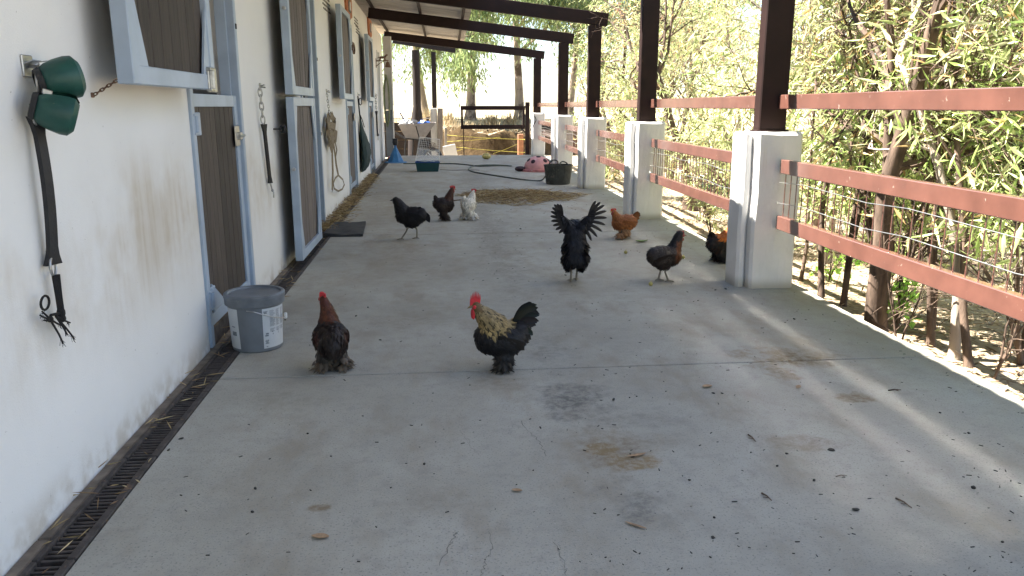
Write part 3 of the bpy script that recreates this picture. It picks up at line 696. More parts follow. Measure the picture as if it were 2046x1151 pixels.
for (x, y, hh, nl, lb) in shr:
    st = [((rnd.uniform(-.5, .5), rnd.uniform(-.5, .5), 1), hh * rnd.uniform(.6, 1), .016) for _ in range(6)]
    tree('shrub', lb, 'shrub', (x, y, gz(x, y)), st, PB, nl, (.09, .19), .14, .35, PALB if y < 7 else PALE, 'bark', G3, .06, zmin=.85 if y < 6 else .4)
# small broad-leaved sprigs by the slab edge
for (px, py, lb) in ((1790, 672, 'small broad-leaved green sprig sprouting beside the forked trunk'), (1655, 560, 'pale broad-leaved sprig over the slab edge by the pillar')):
    bx = gb(px, py)
    tree('sprig', lb, 'plant', bx, [((rnd.uniform(-.3, .3), .1, 1), .34, .006) for _ in range(4)], dict(PB, depth=1, kids=[4]), 110, (.04, .07), .75, .2, [((.13, .24, .04), 3), ((.20, .30, .08), 2)], 'bark', None, .02)
# dry twiggy branch hanging over the rafter end
bp = yp(1250, 42, 13.2)
tree('dry_branch', 'bare reddish dry twigs resting over the end of the third rafter', 'branch', (bp.x + .55, 13.3, bp.z + .05), [((-1, -.05, -.10), .75, .012), ((-1, .05, .25), .6, .009)], dict(PB, wig=[.1, .25, .3], lift=[0, 0, 0], clip=0), 60, (.05, .1), .2, .4, [((.30, .14, .07), 1)], 'bark', None)
# far gum trees on the bank
PE = dict(depth=3, kids=[11, 6, 5], start=[.30, .3, .2], spread=[(.8, 1.45), (.4, 1.0), (.4, 1.1)], ratio=[(.3, .46), (.4, .65), (.4, .7)], wig=[.03, .14, .2, .25], lift=[.03, .0, -.16, -.5], taper=.42)
eu = [(940, 240, 34.0, .20, 7.4, (.005, 0, 1), 'tall pale-barked gum tree standing behind the open steel gate', 15000), (1038, 243, 34.4, .20, 7.4, (.0, 0, 1), 'gum tree with peeling trunk behind the gate post', 15000),
      (848, 226, 36.0, .19, 7.2, (-.12, 0, 1), 'leaning gum tree behind the wheelbarrow and plank panel', 14000)]
for (px, py, y, r_, hh, d_, lb, nl) in eu:
    p = yp(px, py, y); zb = gz(p.x, y)
    tree('gum_tree', lb, 'tree', (p.x, y, zb), [(d_, hh, r_)], PE, nl, (.17, .32), .22, .9, EUC, 'bark_euc', 'gum trees on the bank', .22)
for k, (x, y) in enumerate([(6.3, 37.0), (-5.0, 41.0), (9.8, 33.0), (10.5, 41.0)]):
    tree('gum_tree', ['gum tree right of the peeling trunk with foliage over the gate-end post', 'distant gum tree glimpsed beside the dark corner post', 'gum tree behind the dry twigs at the third rafter', 'distant gum tree behind the olive thicket beyond the gate'][k], 'tree', (x, y, gz(x, y)), [((rnd.uniform(-.1, .1), 0, 1), 7.6, .18)], PE, 12000, (.17, .32), .22, .9, EUC, 'bark_euc', 'gum trees on the bank', .22)

# dry grass, leaf litter and verge straw
def scatter(name, label, cat, n, fx, Lr, wf, pal, matn, up=1.0, lift=0.0):
    P = np.array(fx(n)); D = nr.normal(0, .5, P.shape); D[:, 2] = np.abs(nr.normal(up, .3, len(P))) if up else nr.normal(0, .08, len(P))
    Ln = nr.uniform(Lr[0], Lr[1], len(P)); w_ = np.array([q[1] for q in pal]); C = np.array([q[0] for q in pal])[nr.choice(len(pal), len(P), p=w_ / w_.sum())] * nr.uniform(.7, 1.25, (len(P), 1))
    V_, F_, C_ = blades(P, D, Ln, Ln * wf, C, fold=.15, curl=.1, nrm=None if up else np.tile([0, 0, 1.], (len(P), 1)))
    o = obj(name, fast_mesh(name, V_, F_, matn, C_)); return tag(o, label, cat, kind='stuff')
DRY = [((.42, .33, .19), 4), ((.52, .43, .27), 3), ((.30, .22, .12), 2)]
def f_bank(n):
    x = nr.uniform(-7, 9, n); y = 29.9 + np.abs(nr.normal(1.0, 1.6, n)); return np.stack([x, y, ground_z(x, y)], 1)
scatter('dry_grass', 'dry straw-coloured grass along the top of the earth bank', 'grass', 5000, f_bank, (.12, .38), .05, DRY, 'straw', 1.0)
def f_tuft(n):
    c_ = np.array([[2.3, 31.8], [3.05, 32.0], [.6, 31.6], [-.2, 32], [-3, 33]])[nr.integers(0, 5, n)]; q = c_ + nr.normal(0, .12, (n, 2)); return np.stack([q[:, 0], q[:, 1], ground_z(q[:, 0], q[:, 1])], 1)
scatter('grass_tufts', 'upright dry grass tufts behind the open gate frame', 'grass', 700, f_tuft, (.35, .75), .035, DRY, 'straw', 1.6)
def f_lit(n):
    y = nr.uniform(2.6, 20, n); x = edge_x(y) + .03 + np.abs(nr.normal(0, 1.6, n)); return np.stack([x, y, ground_z(x, y) + .012], 1)
scatter('leaf_litter', 'dry leaf litter covering the soil under the trees', 'litter', 9000, f_lit, (.05, .13), .2, [((.26, .17, .09), 3), ((.40, .31, .20), 3), ((.15, .10, .06), 2), ((.5, .45, .36), 1)], 'litter', 0)
def f_verge(n):
    y = nr.uniform(3, 12, n); x = edge_x(y) + nr.uniform(-.02, .16, n); return np.stack([x, y, ground_z(x, y) + .06 + nr.uniform(0, .05, n)], 1)
scatter('verge_straw', 'dry straw and chaff banked against the slab edge', 'straw', 1600, f_verge, (.04, .12), .09, [((.45, .36, .22), 3), ((.33, .24, .14), 2)], 'straw', .25)
# thin twiggy saplings on the clearing floor
for k, (px, py) in enumerate([(1795, 690), (1985, 760), (1420, 470), (1400, 440)]):
    tree('sapling', ['bare twiggy sapling at the foot of the forked trunk', 'bare twiggy sapling right of the dark crooked stem', 'bare twiggy sapling in front of the green tubs', 'bare twiggy sapling behind the second pillar foot'][k], 'sapling', gb(px, py), [((rnd.uniform(-.4, .4), rnd.uniform(-.3, .3), 1), .8, .008) for _ in range(3)], dict(PB, kids=[5, 3], lift=[.02, 0, 0]), 12, (.04, .08), .2, .3, PAL, 'bark', 'twiggy saplings')
# green bins behind the second railing bay
for k, (px, py, sx) in enumerate([(1425, 420, .34), (1447, 428, .30)]):
    p = gp(px, py + 6, -.3); zb = gz(p.x, p.y); q = MB(); n_ = 20
    q.lathe([(0, 0), (sx * .8, 0), (sx, .5), (sx * 1.05, .5), (sx * 1.05, .53), (sx * .96, .53), (sx * .78, .05), (0, .05)], (p.x + .3, p.y + .6, zb), n_)
    o = q.build('green_tub', 'green_bin', None, True); tag(o, ['larger dark green tub among the trees behind the second railing', 'smaller dark green tub beside the larger one behind the second railing'][k], 'tub', 'green tubs among the trees')

# ------------------------------------------------------------------ straw
def straw_pile(name, label, n, fn, Lr=(.05, .16), parent=None):
    P = np.array(fn(n)); a = nr.uniform(0, 6.28, n); D = np.stack([np.cos(a), np.sin(a), nr.normal(0, .18, n)], 1); Ln = nr.uniform(Lr[0], Lr[1], n)
    C = np.array([(.42, .31, .15), (.52, .41, .22), (.30, .19, .09), (.20, .12, .06)])[nr.choice(4, n, p=[.4, .3, .2, .1])] * nr.uniform(.7, 1.2, (n, 1))
    V_, F_, C_ = blades(P, D, Ln, np.full(n, .006), C, fold=.6)
    return tag(obj(name, fast_mesh(name, V_, F_, 'straw', C_)), label, 'straw', kind='stuff')
def f_pile(n):
    a = nr.uniform(0, 6.28, n); r_ = nr.uniform(0, 1, n) ** .6 * (1 + .15 * np.sin(a * 3 + 1) + .1 * np.sin(a * 7)); x = 1.30 + r_ * np.cos(a) * .93; y = 12.35 + r_ * np.sin(a) * 1.0
    return np.stack([x, y, .004 + nr.uniform(0, 1, n) * .075 * np.clip(1.1 - r_, .05, 1)], 1)
straw_pile('straw_pile', 'flat pile of loose straw on the concrete walk', 4200, f_pile, (.06, .2))
def f_dr(n):
    y = 9.0 + nr.uniform(0, 1, n) ** 1.2 * 7.5; x = -1.34 + np.abs(nr.normal(0, .10, n)); x = np.where(x > -.95, -1.2, x); return np.stack([x, y, .003 + nr.uniform(0, .06, n) * np.clip((-1.05 - x) * 4, 0.05, 1)], 1)
straw_pile('straw_drift', 'straw drifted over the drain along the wall foot', 2600, f_dr, (.05, .15))
def f_dr2(n):
    y = nr.uniform(1.9, 9, n); x = nr.uniform(-1.335, -1.16, n); return np.stack([x, y, .004 + nr.uniform(0, .012, n)], 1)
straw_pile('drain_straw', 'scattered straw and bits lying in the nearest drain grates', 140, f_dr2, (.03, .12))

# floor litter: fine bits as one object, larger ones each a thing
n = 950; q = MB()
for k in range(n):
    y = 2.0 + 12 * rnd.random() ** 1.7; x = rnd.uniform(-1.0, 1) if rnd.random() < .2 else 2.75 - 2.4 * rnd.random() ** 1.5; a = rnd.uniform(0, 3.14); s_ = rnd.uniform(.0015, .0045)
    q.box((x, y, s_ * .3), (s_ * rnd.uniform(1.2, 5), s_ * .8, s_ * .6), (0, 0, a))
tag(q.build('floor_bits', 'dung'), 'fine dark bits of chaff strewn over the concrete floor', 'litter', kind='stuff')
def lump(seed):
    r2 = random.Random(seed); q = MB()
    for k in range(r2.randint(2, 3)): q.ell((r2.uniform(-.007, .007), r2.uniform(-.006, .006), .006 + k * .003), (r2.uniform(.007, .012), r2.uniform(.006, .009), r2.uniform(.006, .009)), 8, 5)
    return q.mesh('dropping', 'dung', (0, 0, 0), True)
lumps = [lump(k) for k in range(4)]
for k, (px, py, s_) in enumerate([(1225, 800, 1.2), (1258, 795, .9), (1272, 793, .9), (1425, 786, .9), (1443, 787, 1), (510, 977, 1.2), (502, 1024, 1), (363, 877, 1.1), (338, 900, .8), (615, 867, 1), (663, 912, .6), (1660, 900, 1.2), (1572, 908, 1), (1945, 976, 1.6), (1427, 1036, 1.2), (1424, 1075, .9),
        (1500, 905, .9), (1553, 932, .9), (1625, 960, 1), (1935, 866, 1.1), (1708, 1020, 1.2), (2003, 1084, 1.2), (1880, 826, .9), (1450, 578, 1.3), (1430, 580, 1), (1040, 458, 1.6), (735, 615, 1), (760, 680, .9), (712, 632, .9), (570, 640, 1), (1585, 638, 1), (880, 530, .9), (1080, 855, .9), (848, 928, .9), (1066, 940, .8), (1378, 960, .9)]):
    p = gp(px, py, 0); o = obj('dropping', lumps[k % 4], None, p); s_ *= rnd.uniform(.6, .95); o.scale = (s_ * rnd.uniform(.8, 1.5), s_ * .7, s_ * .5); o.rotation_euler.z = rnd.uniform(0, 6.28); tag(o, 'small dark dropping lying on the bare concrete floor', 'dropping', 'droppings on the floor')
def flat_leaf(px, py, ln, w_, rz, mat_, label, curl=.25):
    p = gp(px, py, 0); q = MB(); n_ = 8; vs = []
    for k in range(n_ + 1):
        u = k / n_; ww = w_ * math.sin(math.pi * min(.97, u * .93 + .03)) ** .8; z_ = .003 + ln * curl * (u - .5) ** 2
        for s_ in (-1, 0, 1): vs.append(Vector(((u - .5) * ln, s_ * ww / 2, z_ + (0.0 if s_ == 0 else .18 * ww))))
    fs = [(i * 3 + j, i * 3 + j + 1, i * 3 + j + 4, i * 3 + j + 3) for i in range(n_) for j in (0, 1)]
    vs = [Euler((0, 0, rz)).to_matrix() @ v_ + p for v_ in vs]; n0 = len(vs)
    vs += [v_ + Vector((0, 0, .0012)) for v_ in vs]; fs += [tuple(i + n0 for i in f)[::-1] for f in fs]
    q.add(vs, fs); tag(q.build('fallen_leaf', mat_), label, 'leaf')
flat_leaf(1272, 912, .085, .02, .25, 'leaf_dry', 'pale curled dry leaf lying on the tan floor stain')
flat_leaf(640, 1075, .06, .03, -.2, 'leaf_dry', 'crumpled pinkish dry leaf on the open floor near the drain')
flat_leaf(1282, 484, .14, .07, .1, 'leaf_green', 'torn green leaf on the floor beside the buff hen', .5)
flat_leaf(1595, 775, .05, .025, .9, 'leaf_dry', 'small yellowish curled leaf below the big tan stain')
flat_leaf(1413, 774, .055, .035, .2, 'leaf_dry', 'brown shrivelled leaf on the floor beside two dark droppings')
flat_leaf(1033, 982, .04, .02, -.3, 'leaf_dry', 'light brown leaf fragment on bare floor between the cracks')
flat_leaf(1270, 1052, .08, .012, -.7, 'leaf_dry', 'thin curved leaf strip beside the small dark stain', .1)
def twig(px0, py0, px1, py1, label, r_=.003):
    a, b_ = gp(px0, py0, r_), gp(px1, py1, r_); m_ = a.lerp(b_, .5) + Vector((0, 0, .004)); q = MB().tube([a, m_, b_], [r_, r_ * .9, r_ * .5], 6); c_ = a.lerp(b_, .6)
    q.tube([c_, c_ + (b_ - a).cross(Vector((0, 0, 1))).normalized() * .02 + Vector((0, 0, .004))], r_ * .5, 5); tag(q.build('twig', 'bark'), label, 'twig')
twig(1495, 868, 1510, 882, 'short reddish twig on the concrete right of the tan puddle stains'); twig(1522, 985, 1542, 1000, 'crossed reddish twig on the open floor'); twig(1790, 995, 1822, 1015, 'long thin brown twig near the outer slab edge')
twig(1670, 952, 1692, 950, 'small straight pale twig in the lighter floor patch', .002); twig(1775, 780, 1800, 779, 'thick dark twig fragment beyond the joint line', .004); twig(905, 401, 950, 397, 'dark stick poking out of the straw pile edge', .008)
for (px, py, lb) in ((1250, 507, 'pale yellow windfall fruit behind the flapping bird'), (1300, 571, 'pale yellow windfall fruit at the feet of the dark brown hen'), (1365, 517, 'pale yellow windfall fruit beyond the dark brown hen')):
    p = gp(px, py, 0); q = MB().ell((p.x, p.y, .016), (.018, .018, .016), 12, 8); q.tube([(p.x, p.y, .030), (p.x + .004, p.y, .042)], .0025, 5); tag(q.build('windfall_fruit', 'fruit', None, True), lb, 'fruit')
p = gp(972, 318, 0); q = MB().lathe([(0, 0), (.07, .01), (.12, .05), (.125, .09), (.09, .14), (.03, .165), (0, .16)], p, 18); q.tube([p + Vector((0, 0, .15)), p + Vector((.02, 0, .2))], .012, 6); tag(q.build('melon', 'fruit', None, True), 'round yellow green melon on the floor inside the gate', 'fruit')

# ------------------------------------------------------------------ rubber mat by the second door
q = MB(); nx2, ny2 = 12, 6; c00, c10, c11, c01 = gp(646, 474), gp(725, 473), gp(731, 447), gp(668, 449); vs = []
for j in range(ny2 + 1):
    for i in range(nx2 + 1):
        u, v_ = i / nx2, j / ny2; p = c00.lerp(c10, u).lerp(c01.lerp(c11, u), v_); vs.append(p + Vector((0, 0, .028 + .03 * max(0, .45 - u) + .004 * math.sin(u * 9 + v_ * 5))))
fs = [(j * (nx2 + 1) + i, j * (nx2 + 1) + i + 1, (j + 1) * (nx2 + 1) + i + 1, (j + 1) * (nx2 + 1) + i) for j in range(ny2) for i in range(nx2)]
n0 = len(vs); vs += [Vector((v_.x, v_.y, .002)) for v_ in vs]; fs += [tuple(i + n0 for i in f)[::-1] for f in fs]
bd = [i for i in range(nx2 + 1)] + [(j) * (nx2 + 1) + nx2 for j in range(1, ny2 + 1)] + [ny2 * (nx2 + 1) + i for i in range(nx2 - 1, -1, -1)] + [j * (nx2 + 1) for j in range(ny2 - 1, 0, -1)]
fs += [(bd[k], bd[(k + 1) % len(bd)], bd[(k + 1) % len(bd)] + n0, bd[k] + n0) for k in range(len(bd))]
q.add(vs, fs); tag(q.build('rubber_mat', 'rubber_mat'), 'black rubber mat on the floor below the folded back door', 'mat')

# ------------------------------------------------------------------ bucket
bc = Vector((-1.075, 4.62, .0)); bk = thing('bucket', 'grey lidded plastic bucket with white labels beside the first door', 'bucket', bc)
HB = .325; r0, r1 = .143, .158
MB().lathe([(0, .004), (r0 - .006, 0), (r0, .006), (r1, HB), (0, HB)], bc, 48).build('pail', 'bucket', bk, True)
MB().lathe([(r1 + .001, HB - .055), (r1 + .012, HB - .05), (r1 + .014, HB - .012), (r1 + .016, HB - .01), (r1 + .016, HB + .008), (r1 + .008, HB + .014), (r1 - .006, HB + .012), (r1 - .012, HB + .002), (0, HB + .004)], bc, 48).build('lid', 'bucket_lid', bk, True)
vd = math.atan2(-bc.y, -bc.x)          # towards the camera
def label_patch(a0, a1, z0, z1, name='label'):
    rr = lambda z_: r0 + (r1 - r0) * z_ / HB + .0015
    return MB().lathe([(rr(z0), z0), (rr(z1), z1)], bc, 16, a0, a1).build(name, 'paper', bk, True)
la = label_patch(vd + .22, vd + 1.35, .022, .262); lb_ = label_patch(vd - 1.5, vd - .72, .022, .262)
rr = lambda z_: r0 + (r1 - r0) * z_ / HB + .0025
q = MB()                                 # rows of print and small pictograms
for k in range(24):
    z_ = .245 - k * .0055
    if .135 < z_ < .15: continue
    for (a0, a1) in ((.50, .76), (.79, 1.03), (1.06, 1.28)):
        q.lathe([(rr(z_), z_), (rr(z_ + .0022), z_ + .0022)], bc, 4, vd + a0, vd + a0 + (a1 - a0) * rnd.uniform(.5, 1))
for (a0, z_, da, dz) in ((.26, .232, .18, .016), (.27, .095, .17, .045), (.28, .05, .17, .026), (.28, .03, .15, .006), (.58, .10, .09, .03), (.84, .10, .1, .03)):
    for j in range(4): q.lathe([(rr(z_), z_ + j * dz / 4), (rr(z_), z_ + j * dz / 4 + dz / 5.5)], bc, 4, vd + a0 + rnd.uniform(0, .05), vd + a0 + da - rnd.uniform(0, .06))
q.build('print', 'ink', la)['kind'] = 'stuff'
q = MB(); q.lathe([(rr(.1), .10), (rr(.12), .125)], bc, 5, vd - 1.1, vd - .85); q.lathe([(rr(.14), .15), (rr(.16), .156)], bc, 5, vd - 1.1, vd - .9); q.build('print', 'ink', lb_)['kind'] = 'stuff'
hp = [bc + Vector((math.cos(vd + a) * (r1 + .018), math.sin(vd + a) * (r1 + .018), z_)) for a, z_ in ((-.30, .262), (-.05, .255), (.25, .232), (.6, .207), (.95, .19), (1.25, .185))]
MB().tube(hp, .003, 6).build('handle', 'metal', bk); MB().bar(hp[-1] + Vector((0, 0, -.012)), hp[-1] + Vector((0, 0, .022)), .016, .02, .003).build('handle_grip', 'white_trim', bk)

# ------------------------------------------------------------------ tack hanging on the wall
def hook_plate(parent, p, s_=1.0):
    q = MB(); q.box((WX + .004, p.y, p.z), (.008, .055 * s_, .055 * s_), None, .003); q.box((WX + .022, p.y, p.z + .012), (.036, .045 * s_, .006), (0, R(-20), 0), .002); q.tube([(WX + .006, p.y, p.z), (WX + .045, p.y, p.z - .004)], .006, 8); q.build('hook_plate', 'metal', parent)
def link(q, c, ln, w_, ax, r_=.0035):
    ax = Vector(ax).normalized(); n_ = Vector((1, 0, 0)) if True else ax
    pts = []; sd = ax.cross(n_).normalized()
    for k in range(14):
        a = 2 * math.pi * k / 14; pts.append(Vector(c) + ax * (math.cos(a) * ln / 2) + sd * (math.sin(a) * w_ / 2) + n_ * (.0))
    q.tube(pts, r_, 6, closed=True)
def chain(q, a, b_, n_, r_=.003):
    a, b_ = Vector(a), Vector(b_); d = (b_ - a) / n_
    for k in range(n_):
        c = a + d * (k + .5); ax = d.normalized(); side = ax.cross(Vector((1, 0, 0))).normalized() if k % 2 else Vector((1, 0, 0)); side = (side - ax * side.dot(ax)).normalized()
        pts = [c + ax * (math.cos(t_) * d.length * .68) + side * (math.sin(t_) * d.length * .30) for t_ in [2 * math.pi * j / 12 for j in range(12)]]; q.tube(pts, r_, 5, closed=True)
# first tie: ring, black rubber strap, frayed rope
p = on_wall(52, 132); tie = thing('rubber_tie', 'black rubber horse tie with frayed rope end on the wall hook', 'strap', (WX, p.y, p.z))
hook_plate(tie, p, 1.3); X1 = WX + .04
MB().ring((X1, p.y - .0, p.z - .055), .055, .006, (1, .25, 0), 22, 8).build('ring', 'metal', tie)
t0 = wp(72, 236, X1); t1 = wp(106, 532, X1 - .01)
q = MB(); q.tube([(X1, p.y + .02, p.z - .09), (X1 + .01, p.y + .035, p.z - .13), t0 + Vector((0, 0, .03))], .0075, 8); q.build('snap_link', 'metal', tie)
MB().ring(t0 + Vector((0, 0, .01)), .034, .0045, (1, .2, 0), 20, 8).build('ring', 'metal', tie); MB().ring(t1 + Vector((0, 0, -.0)), .034, .0045, (1, .2, 0), 20, 8).build('ring', 'metal', tie)
q = MB(); n_ = 16; sd = Vector((.35, .94, 0)); nm = Vector((.94, -.35, 0)); vs = []; fs = []
for k in range(n_ + 1):
    u = k / n_; c = t0.lerp(t1, u) + Vector((.012 * math.sin(u * 3.14), 0, .006 - u * .0)); ww = .017 + .016 * (max(0, 1 - u / .12) ** 1.5 + max(0, 1 - (1 - u) / .12) ** 1.5); th = .009
    for (a, b2) in ((-1, -1), (1, -1), (1, 1), (-1, 1)): vs.append(c + sd * (a * ww) + nm * (b2 * th))
for k in range(n_):
    for j in range(4): fs.append((k * 4 + j, k * 4 + (j + 1) % 4, (k + 1) * 4 + (j + 1) % 4, (k + 1) * 4 + j))
fs += [(0, 1, 2, 3), (n_ * 4, n_ * 4 + 1, n_ * 4 + 2, n_ * 4 + 3)]; q.add(vs, fs); q.build('strap', 'rubber', tie, True)
q = MB(); k0 = wp(112, 556, X1); k1 = wp(122, 625, X1); kn = wp(100, 638, X1)
for dx in (-.005, .006, .0): q.tube([k0 + Vector((dx, dx, .012)), k0.lerp(k1, .5) + Vector((dx * .6, dx, 0)), k1 + Vector((dx, 0, 0))], .0065, 6)
q.ell(k1, (.014, .016, .022), 10, 7); q.ell(k1 + Vector((0, .006, -.022)), (.011, .013, .014), 10, 7); q.ell(kn, (.011, .012, .011), 10, 7)
lo = wp(90, 605, X1); q.ring(lo, .022, .0042, (1, .1, .1), 16, 6, 1.3, (0, .95, .3)); q.tube([k1, kn + Vector((0, .01, .012)), kn], .005, 6)
for (ex, ey) in ((80, 630), (88, 640), (126, 686), (148, 676), (134, 668), (140, 645), (122, 650), (84, 622)):
    e = wp(ex, ey, X1); s0 = kn if ex < 130 else kn.lerp(k1, .5)
    q.tube([s0, s0.lerp(e, .55) + Vector((.004, 0, -.004)), e], [.004, .0035, .003], 5)
    for j in range(6): q.tube([s0.lerp(e, .8), e + Vector((rnd.uniform(-.01, .01), rnd.uniform(-.012, .012), rnd.uniform(-.016, .004)))], .0008, 3)
q.build('frayed_rope', 'rope_black', tie)
# pair of green bell boots
for k, (px, py, ax_) in enumerate(((118, 158, (.78, .55, .18)), (108, 222, (.85, .40, -.30)))):
    c = wp(px, py, WX + .10); bt = thing('bell_boot', ['green rubber bell boot hanging on top by the wall ring', 'green rubber bell boot hanging open below the other one'][k], 'horse boot', (WX, c.y, c.z)); mt = Vector(ax_).to_track_quat('Z', 'X').to_matrix(); rot = mt
    mt = mt * .86; rot = Vector(ax_).to_track_quat('Z', 'X').to_matrix()
    prof = [(.034, -.07), (.050, -.062), (.066, -.04), (.076, -.005), (.082, .035), (.080, .06), (.058, .078), (.052, .074), (.070, .055), (.076, .035), (.070, -.004), (.058, -.036), (.042, -.056), (.034, -.07)]
    MB().lathe(prof, c, 26, R(35) if k else R(0), R(35 + 320) if k else R(350), mt).build('shell', 'boot_green', bt, True)
    MB().lathe([(.036, -.082), (.048, -.080), (.056, -.062), (.044, -.056), (.036, -.082)], c, 26, mtx=mt).build('collar', 'rubber', bt, True)
    q = MB(); q.tube([Vector((X1, c.y - .01, p.z - .09 - k * .04)), c + mt @ Vector((.03, 0, -.06))], .012, 8); q.build('strap', 'rubber', bt)
    MB().box(c + mt @ Vector((.062, 0, -.035)), (.02, .012, .03), rot, .003).build('buckle', 'metal', bt)
# chain holding the first folded door
q = MB(); chain(q, on_wall(183, 190) + Vector((.008, 0, 0)), Vector((-1.235, 3.325, 1.50)), 7, .0025); q.box(on_wall(183, 190) + Vector((.004, 0, 0)), (.01, .02, .02), None, .003); tag(q.build('door_chain', 'rust'), 'short rusty chain tethering the first folded door to the wall', 'chain')
# second tie
p = on_wall(519, 174); e1 = on_wall(540, 395); t2 = thing('rubber_tie', 'slim black rubber tie on a brass chain between the first two doors', 'strap', (WX, p.y, p.z)); hook_plate(t2, p, 1.1); X2 = WX + .035
q = MB(); ca = wp(519, 178, X2); cb = wp(526, 246, X2); chain(q, ca, cb, 5, .0055); q.build('chain', 'metal', t2)
sa, sb = wp(527, 248, X2), wp(540, 366, X2 - .008); q = MB(); vs = []; fs = []
for k in range(n_ + 1):
    u = k / n_; c = sa.lerp(sb, u); ww = .013 + .018 * (max(0, 1 - u / .14) + .55 * max(0, 1 - (1 - u) / .12)); th = .009
    for (a, b2) in ((-1, -1), (1, -1), (1, 1), (-1, 1)): vs.append(c + Vector((.45, .89, 0)) * (a * ww) + Vector((.89, -.45, 0)) * (b2 * th))
for k in range(n_):
    for j in range(4): fs.append((k * 4 + j, k * 4 + (j + 1) % 4, (k + 1) * 4 + (j + 1) % 4, (k + 1) * 4 + j))
fs += [(0, 1, 2, 3), (n_ * 4, n_ * 4 + 1, n_ * 4 + 2, n_ * 4 + 3)]; q.add(vs, fs); q.build('strap', 'rubber', t2, True)
q = MB(); e1.x = X2; q.tube([sb, sb.lerp(e1, .5)], .006, 6); q.ell(sb.lerp(e1, .5), (.011, .011, .014), 8, 6); q.ring(sb.lerp(e1, .8) , .022, .0045, (1, 0, 0), 14, 6, .6, (0, 1, 0)); q.build('snap_hook', 'metal', t2)
p = on_wall(546, 258); q = MB(); q.tube([(WX, p.y, p.z), (WX + .06, p.y + .01, p.z)], .007, 8); q.ring((WX + .075, p.y + .02, p.z), .028, .010, (.5, .8, 0), 18, 8); tag(q.build('ring_bolt', 'rubber'), 'small dark ring bolt in the wall right of the chained tie', 'ring bolt')
# tan webbing lead
p = on_wall(652, 184); ld = thing('webbing_lead', 'tan webbing lead bundled on a chain beside the folded double door', 'lead rope', (WX, p.y, p.z)); hook_plate(ld, p, 1.4); X3 = WX + .05
q = MB(); chain(q, wp(653, 188, X3), wp(658, 226, X3), 7, .004); q.build('chain', 'metal', ld)
q = MB()
def band(q, pts, w_, th=.004):
    pts = [Vector(a) for a in pts]; vs = []; fs = []; k_ = len(pts)
    for i, c in enumerate(pts):
        d = (pts[min(i + 1, k_ - 1)] - pts[max(i - 1, 0)]).normalized(); s_ = d.cross(Vector((.9, -.44, 0))).normalized(); n2 = d.cross(s_)
        for a, b2 in ((-1, -1), (1, -1), (1, 1), (-1, 1)): vs.append(c + s_ * (a * w_ / 2) + n2 * (b2 * th / 2))
    for i in range(k_ - 1):
        for j in range(4): fs.append((i * 4 + j, i * 4 + (j + 1) % 4, (i + 1) * 4 + (j + 1) % 4, (i + 1) * 4 + j))
    fs += [(0, 1, 2, 3), ((k_ - 1) * 4, (k_ - 1) * 4 + 1, (k_ - 1) * 4 + 2, (k_ - 1) * 4 + 3)]; q.add(vs, fs)
W3 = lambda px, py, dx=0: wp(px, py, X3 + dx)
for off, pl in ((0, [(658, 228), (654, 245), (656, 270), (662, 285), (666, 270), (668, 245), (662, 228)]), (.02, [(660, 230), (668, 240), (664, 260), (658, 275), (660, 290)]), (.03, [(655, 252), (662, 250), (670, 254)]), (.01, [(664, 262), (673, 268), (671, 278), (662, 284)]), (.015, [(657, 232), (655, 260), (661, 288), (664, 300)])):
    band(q, [W3(a, b2, off) for a, b2 in pl], .085)
band(q, [W3(a, b2, .01) for a, b2 in [(664, 285), (664, 310), (665, 340), (664, 380)]], .036); band(q, [W3(a, b2, .012) for a, b2 in [(666, 285), (669, 305), (672, 330), (676, 350)]], .036)
band(q, [W3(a, b2, .012) for a, b2 in [(676, 350), (670, 356), (666, 366), (668, 377), (676, 382), (684, 378), (688, 369), (685, 359), (676, 350)]], .024); band(q, [W3(a, b2, .02) for a, b2 in [(669, 280), (673, 300), (671, 312)]], .022)
q.build('webbing', 'web_tan', ld); q = MB(); q.tube([W3(664, 372), W3(664, 384)], .008, 6); q.build('snap_hook', 'metal', ld)
# green hay bag
p = on_wall(715, 190); hb = thing('hay_bag', 'dark green cloth hay bag sagging from a wall hook', 'bag', (WX, p.y, p.z)); hook_plate(hb, p, 1.6)
q = MB(); W4 = lambda px, py, dx=0: wp(px, py, WX + .05 + dx)
q.tube([W4(715, 192), W4(717, 212), W4(719, 232)], .012, 6); q.ring(W4(720, 203), .06, .008, (1, -.3, 0), 14, 6); q.tube([W4(719, 228), W4(724, 240), W4(728, 254)], .008, 5); q.build('cord', 'rope_black', hb)
prof = [(718, 719.5, 232, .02), (717, 723, 245, .04), (717, 727, 258, .07), (717, 733, 272, .10), (718, 740, 288, .13), (718.5, 742, 305, .15), (719, 741, 320, .15), (719.5, 737, 332, .12), (720, 731, 340, .07), (720.5, 724, 344, .03)]
q = MB(); vs = []; fs = []; nn = 14
for (xl_, xr_, py, dp) in prof:
    a = wp(xl_, py, WX + .012); b2 = wp(xr_, py, WX + .012 + dp)
    for j in range(nn):
        t_ = 2 * math.pi * j / nn; u = .5 - .5 * math.cos(t_); c = a.lerp(b2, u); c.x = WX + .015 + (.5 + .5 * math.sin(t_)) * dp * (1 + .18 * math.sin(j * 2.3 + py * .08)); vs.append(c)
for i in range(len(prof) - 1):
    for j in range(nn): fs.append((i * nn + j, i * nn + (j + 1) % nn, (i + 1) * nn + (j + 1) % nn, (i + 1) * nn + j))
fs += [tuple(range(nn)), tuple((len(prof) - 1) * nn + j for j in range(nn))]; q.add(vs, fs); q.build('sack', 'bag_green', hb, True)
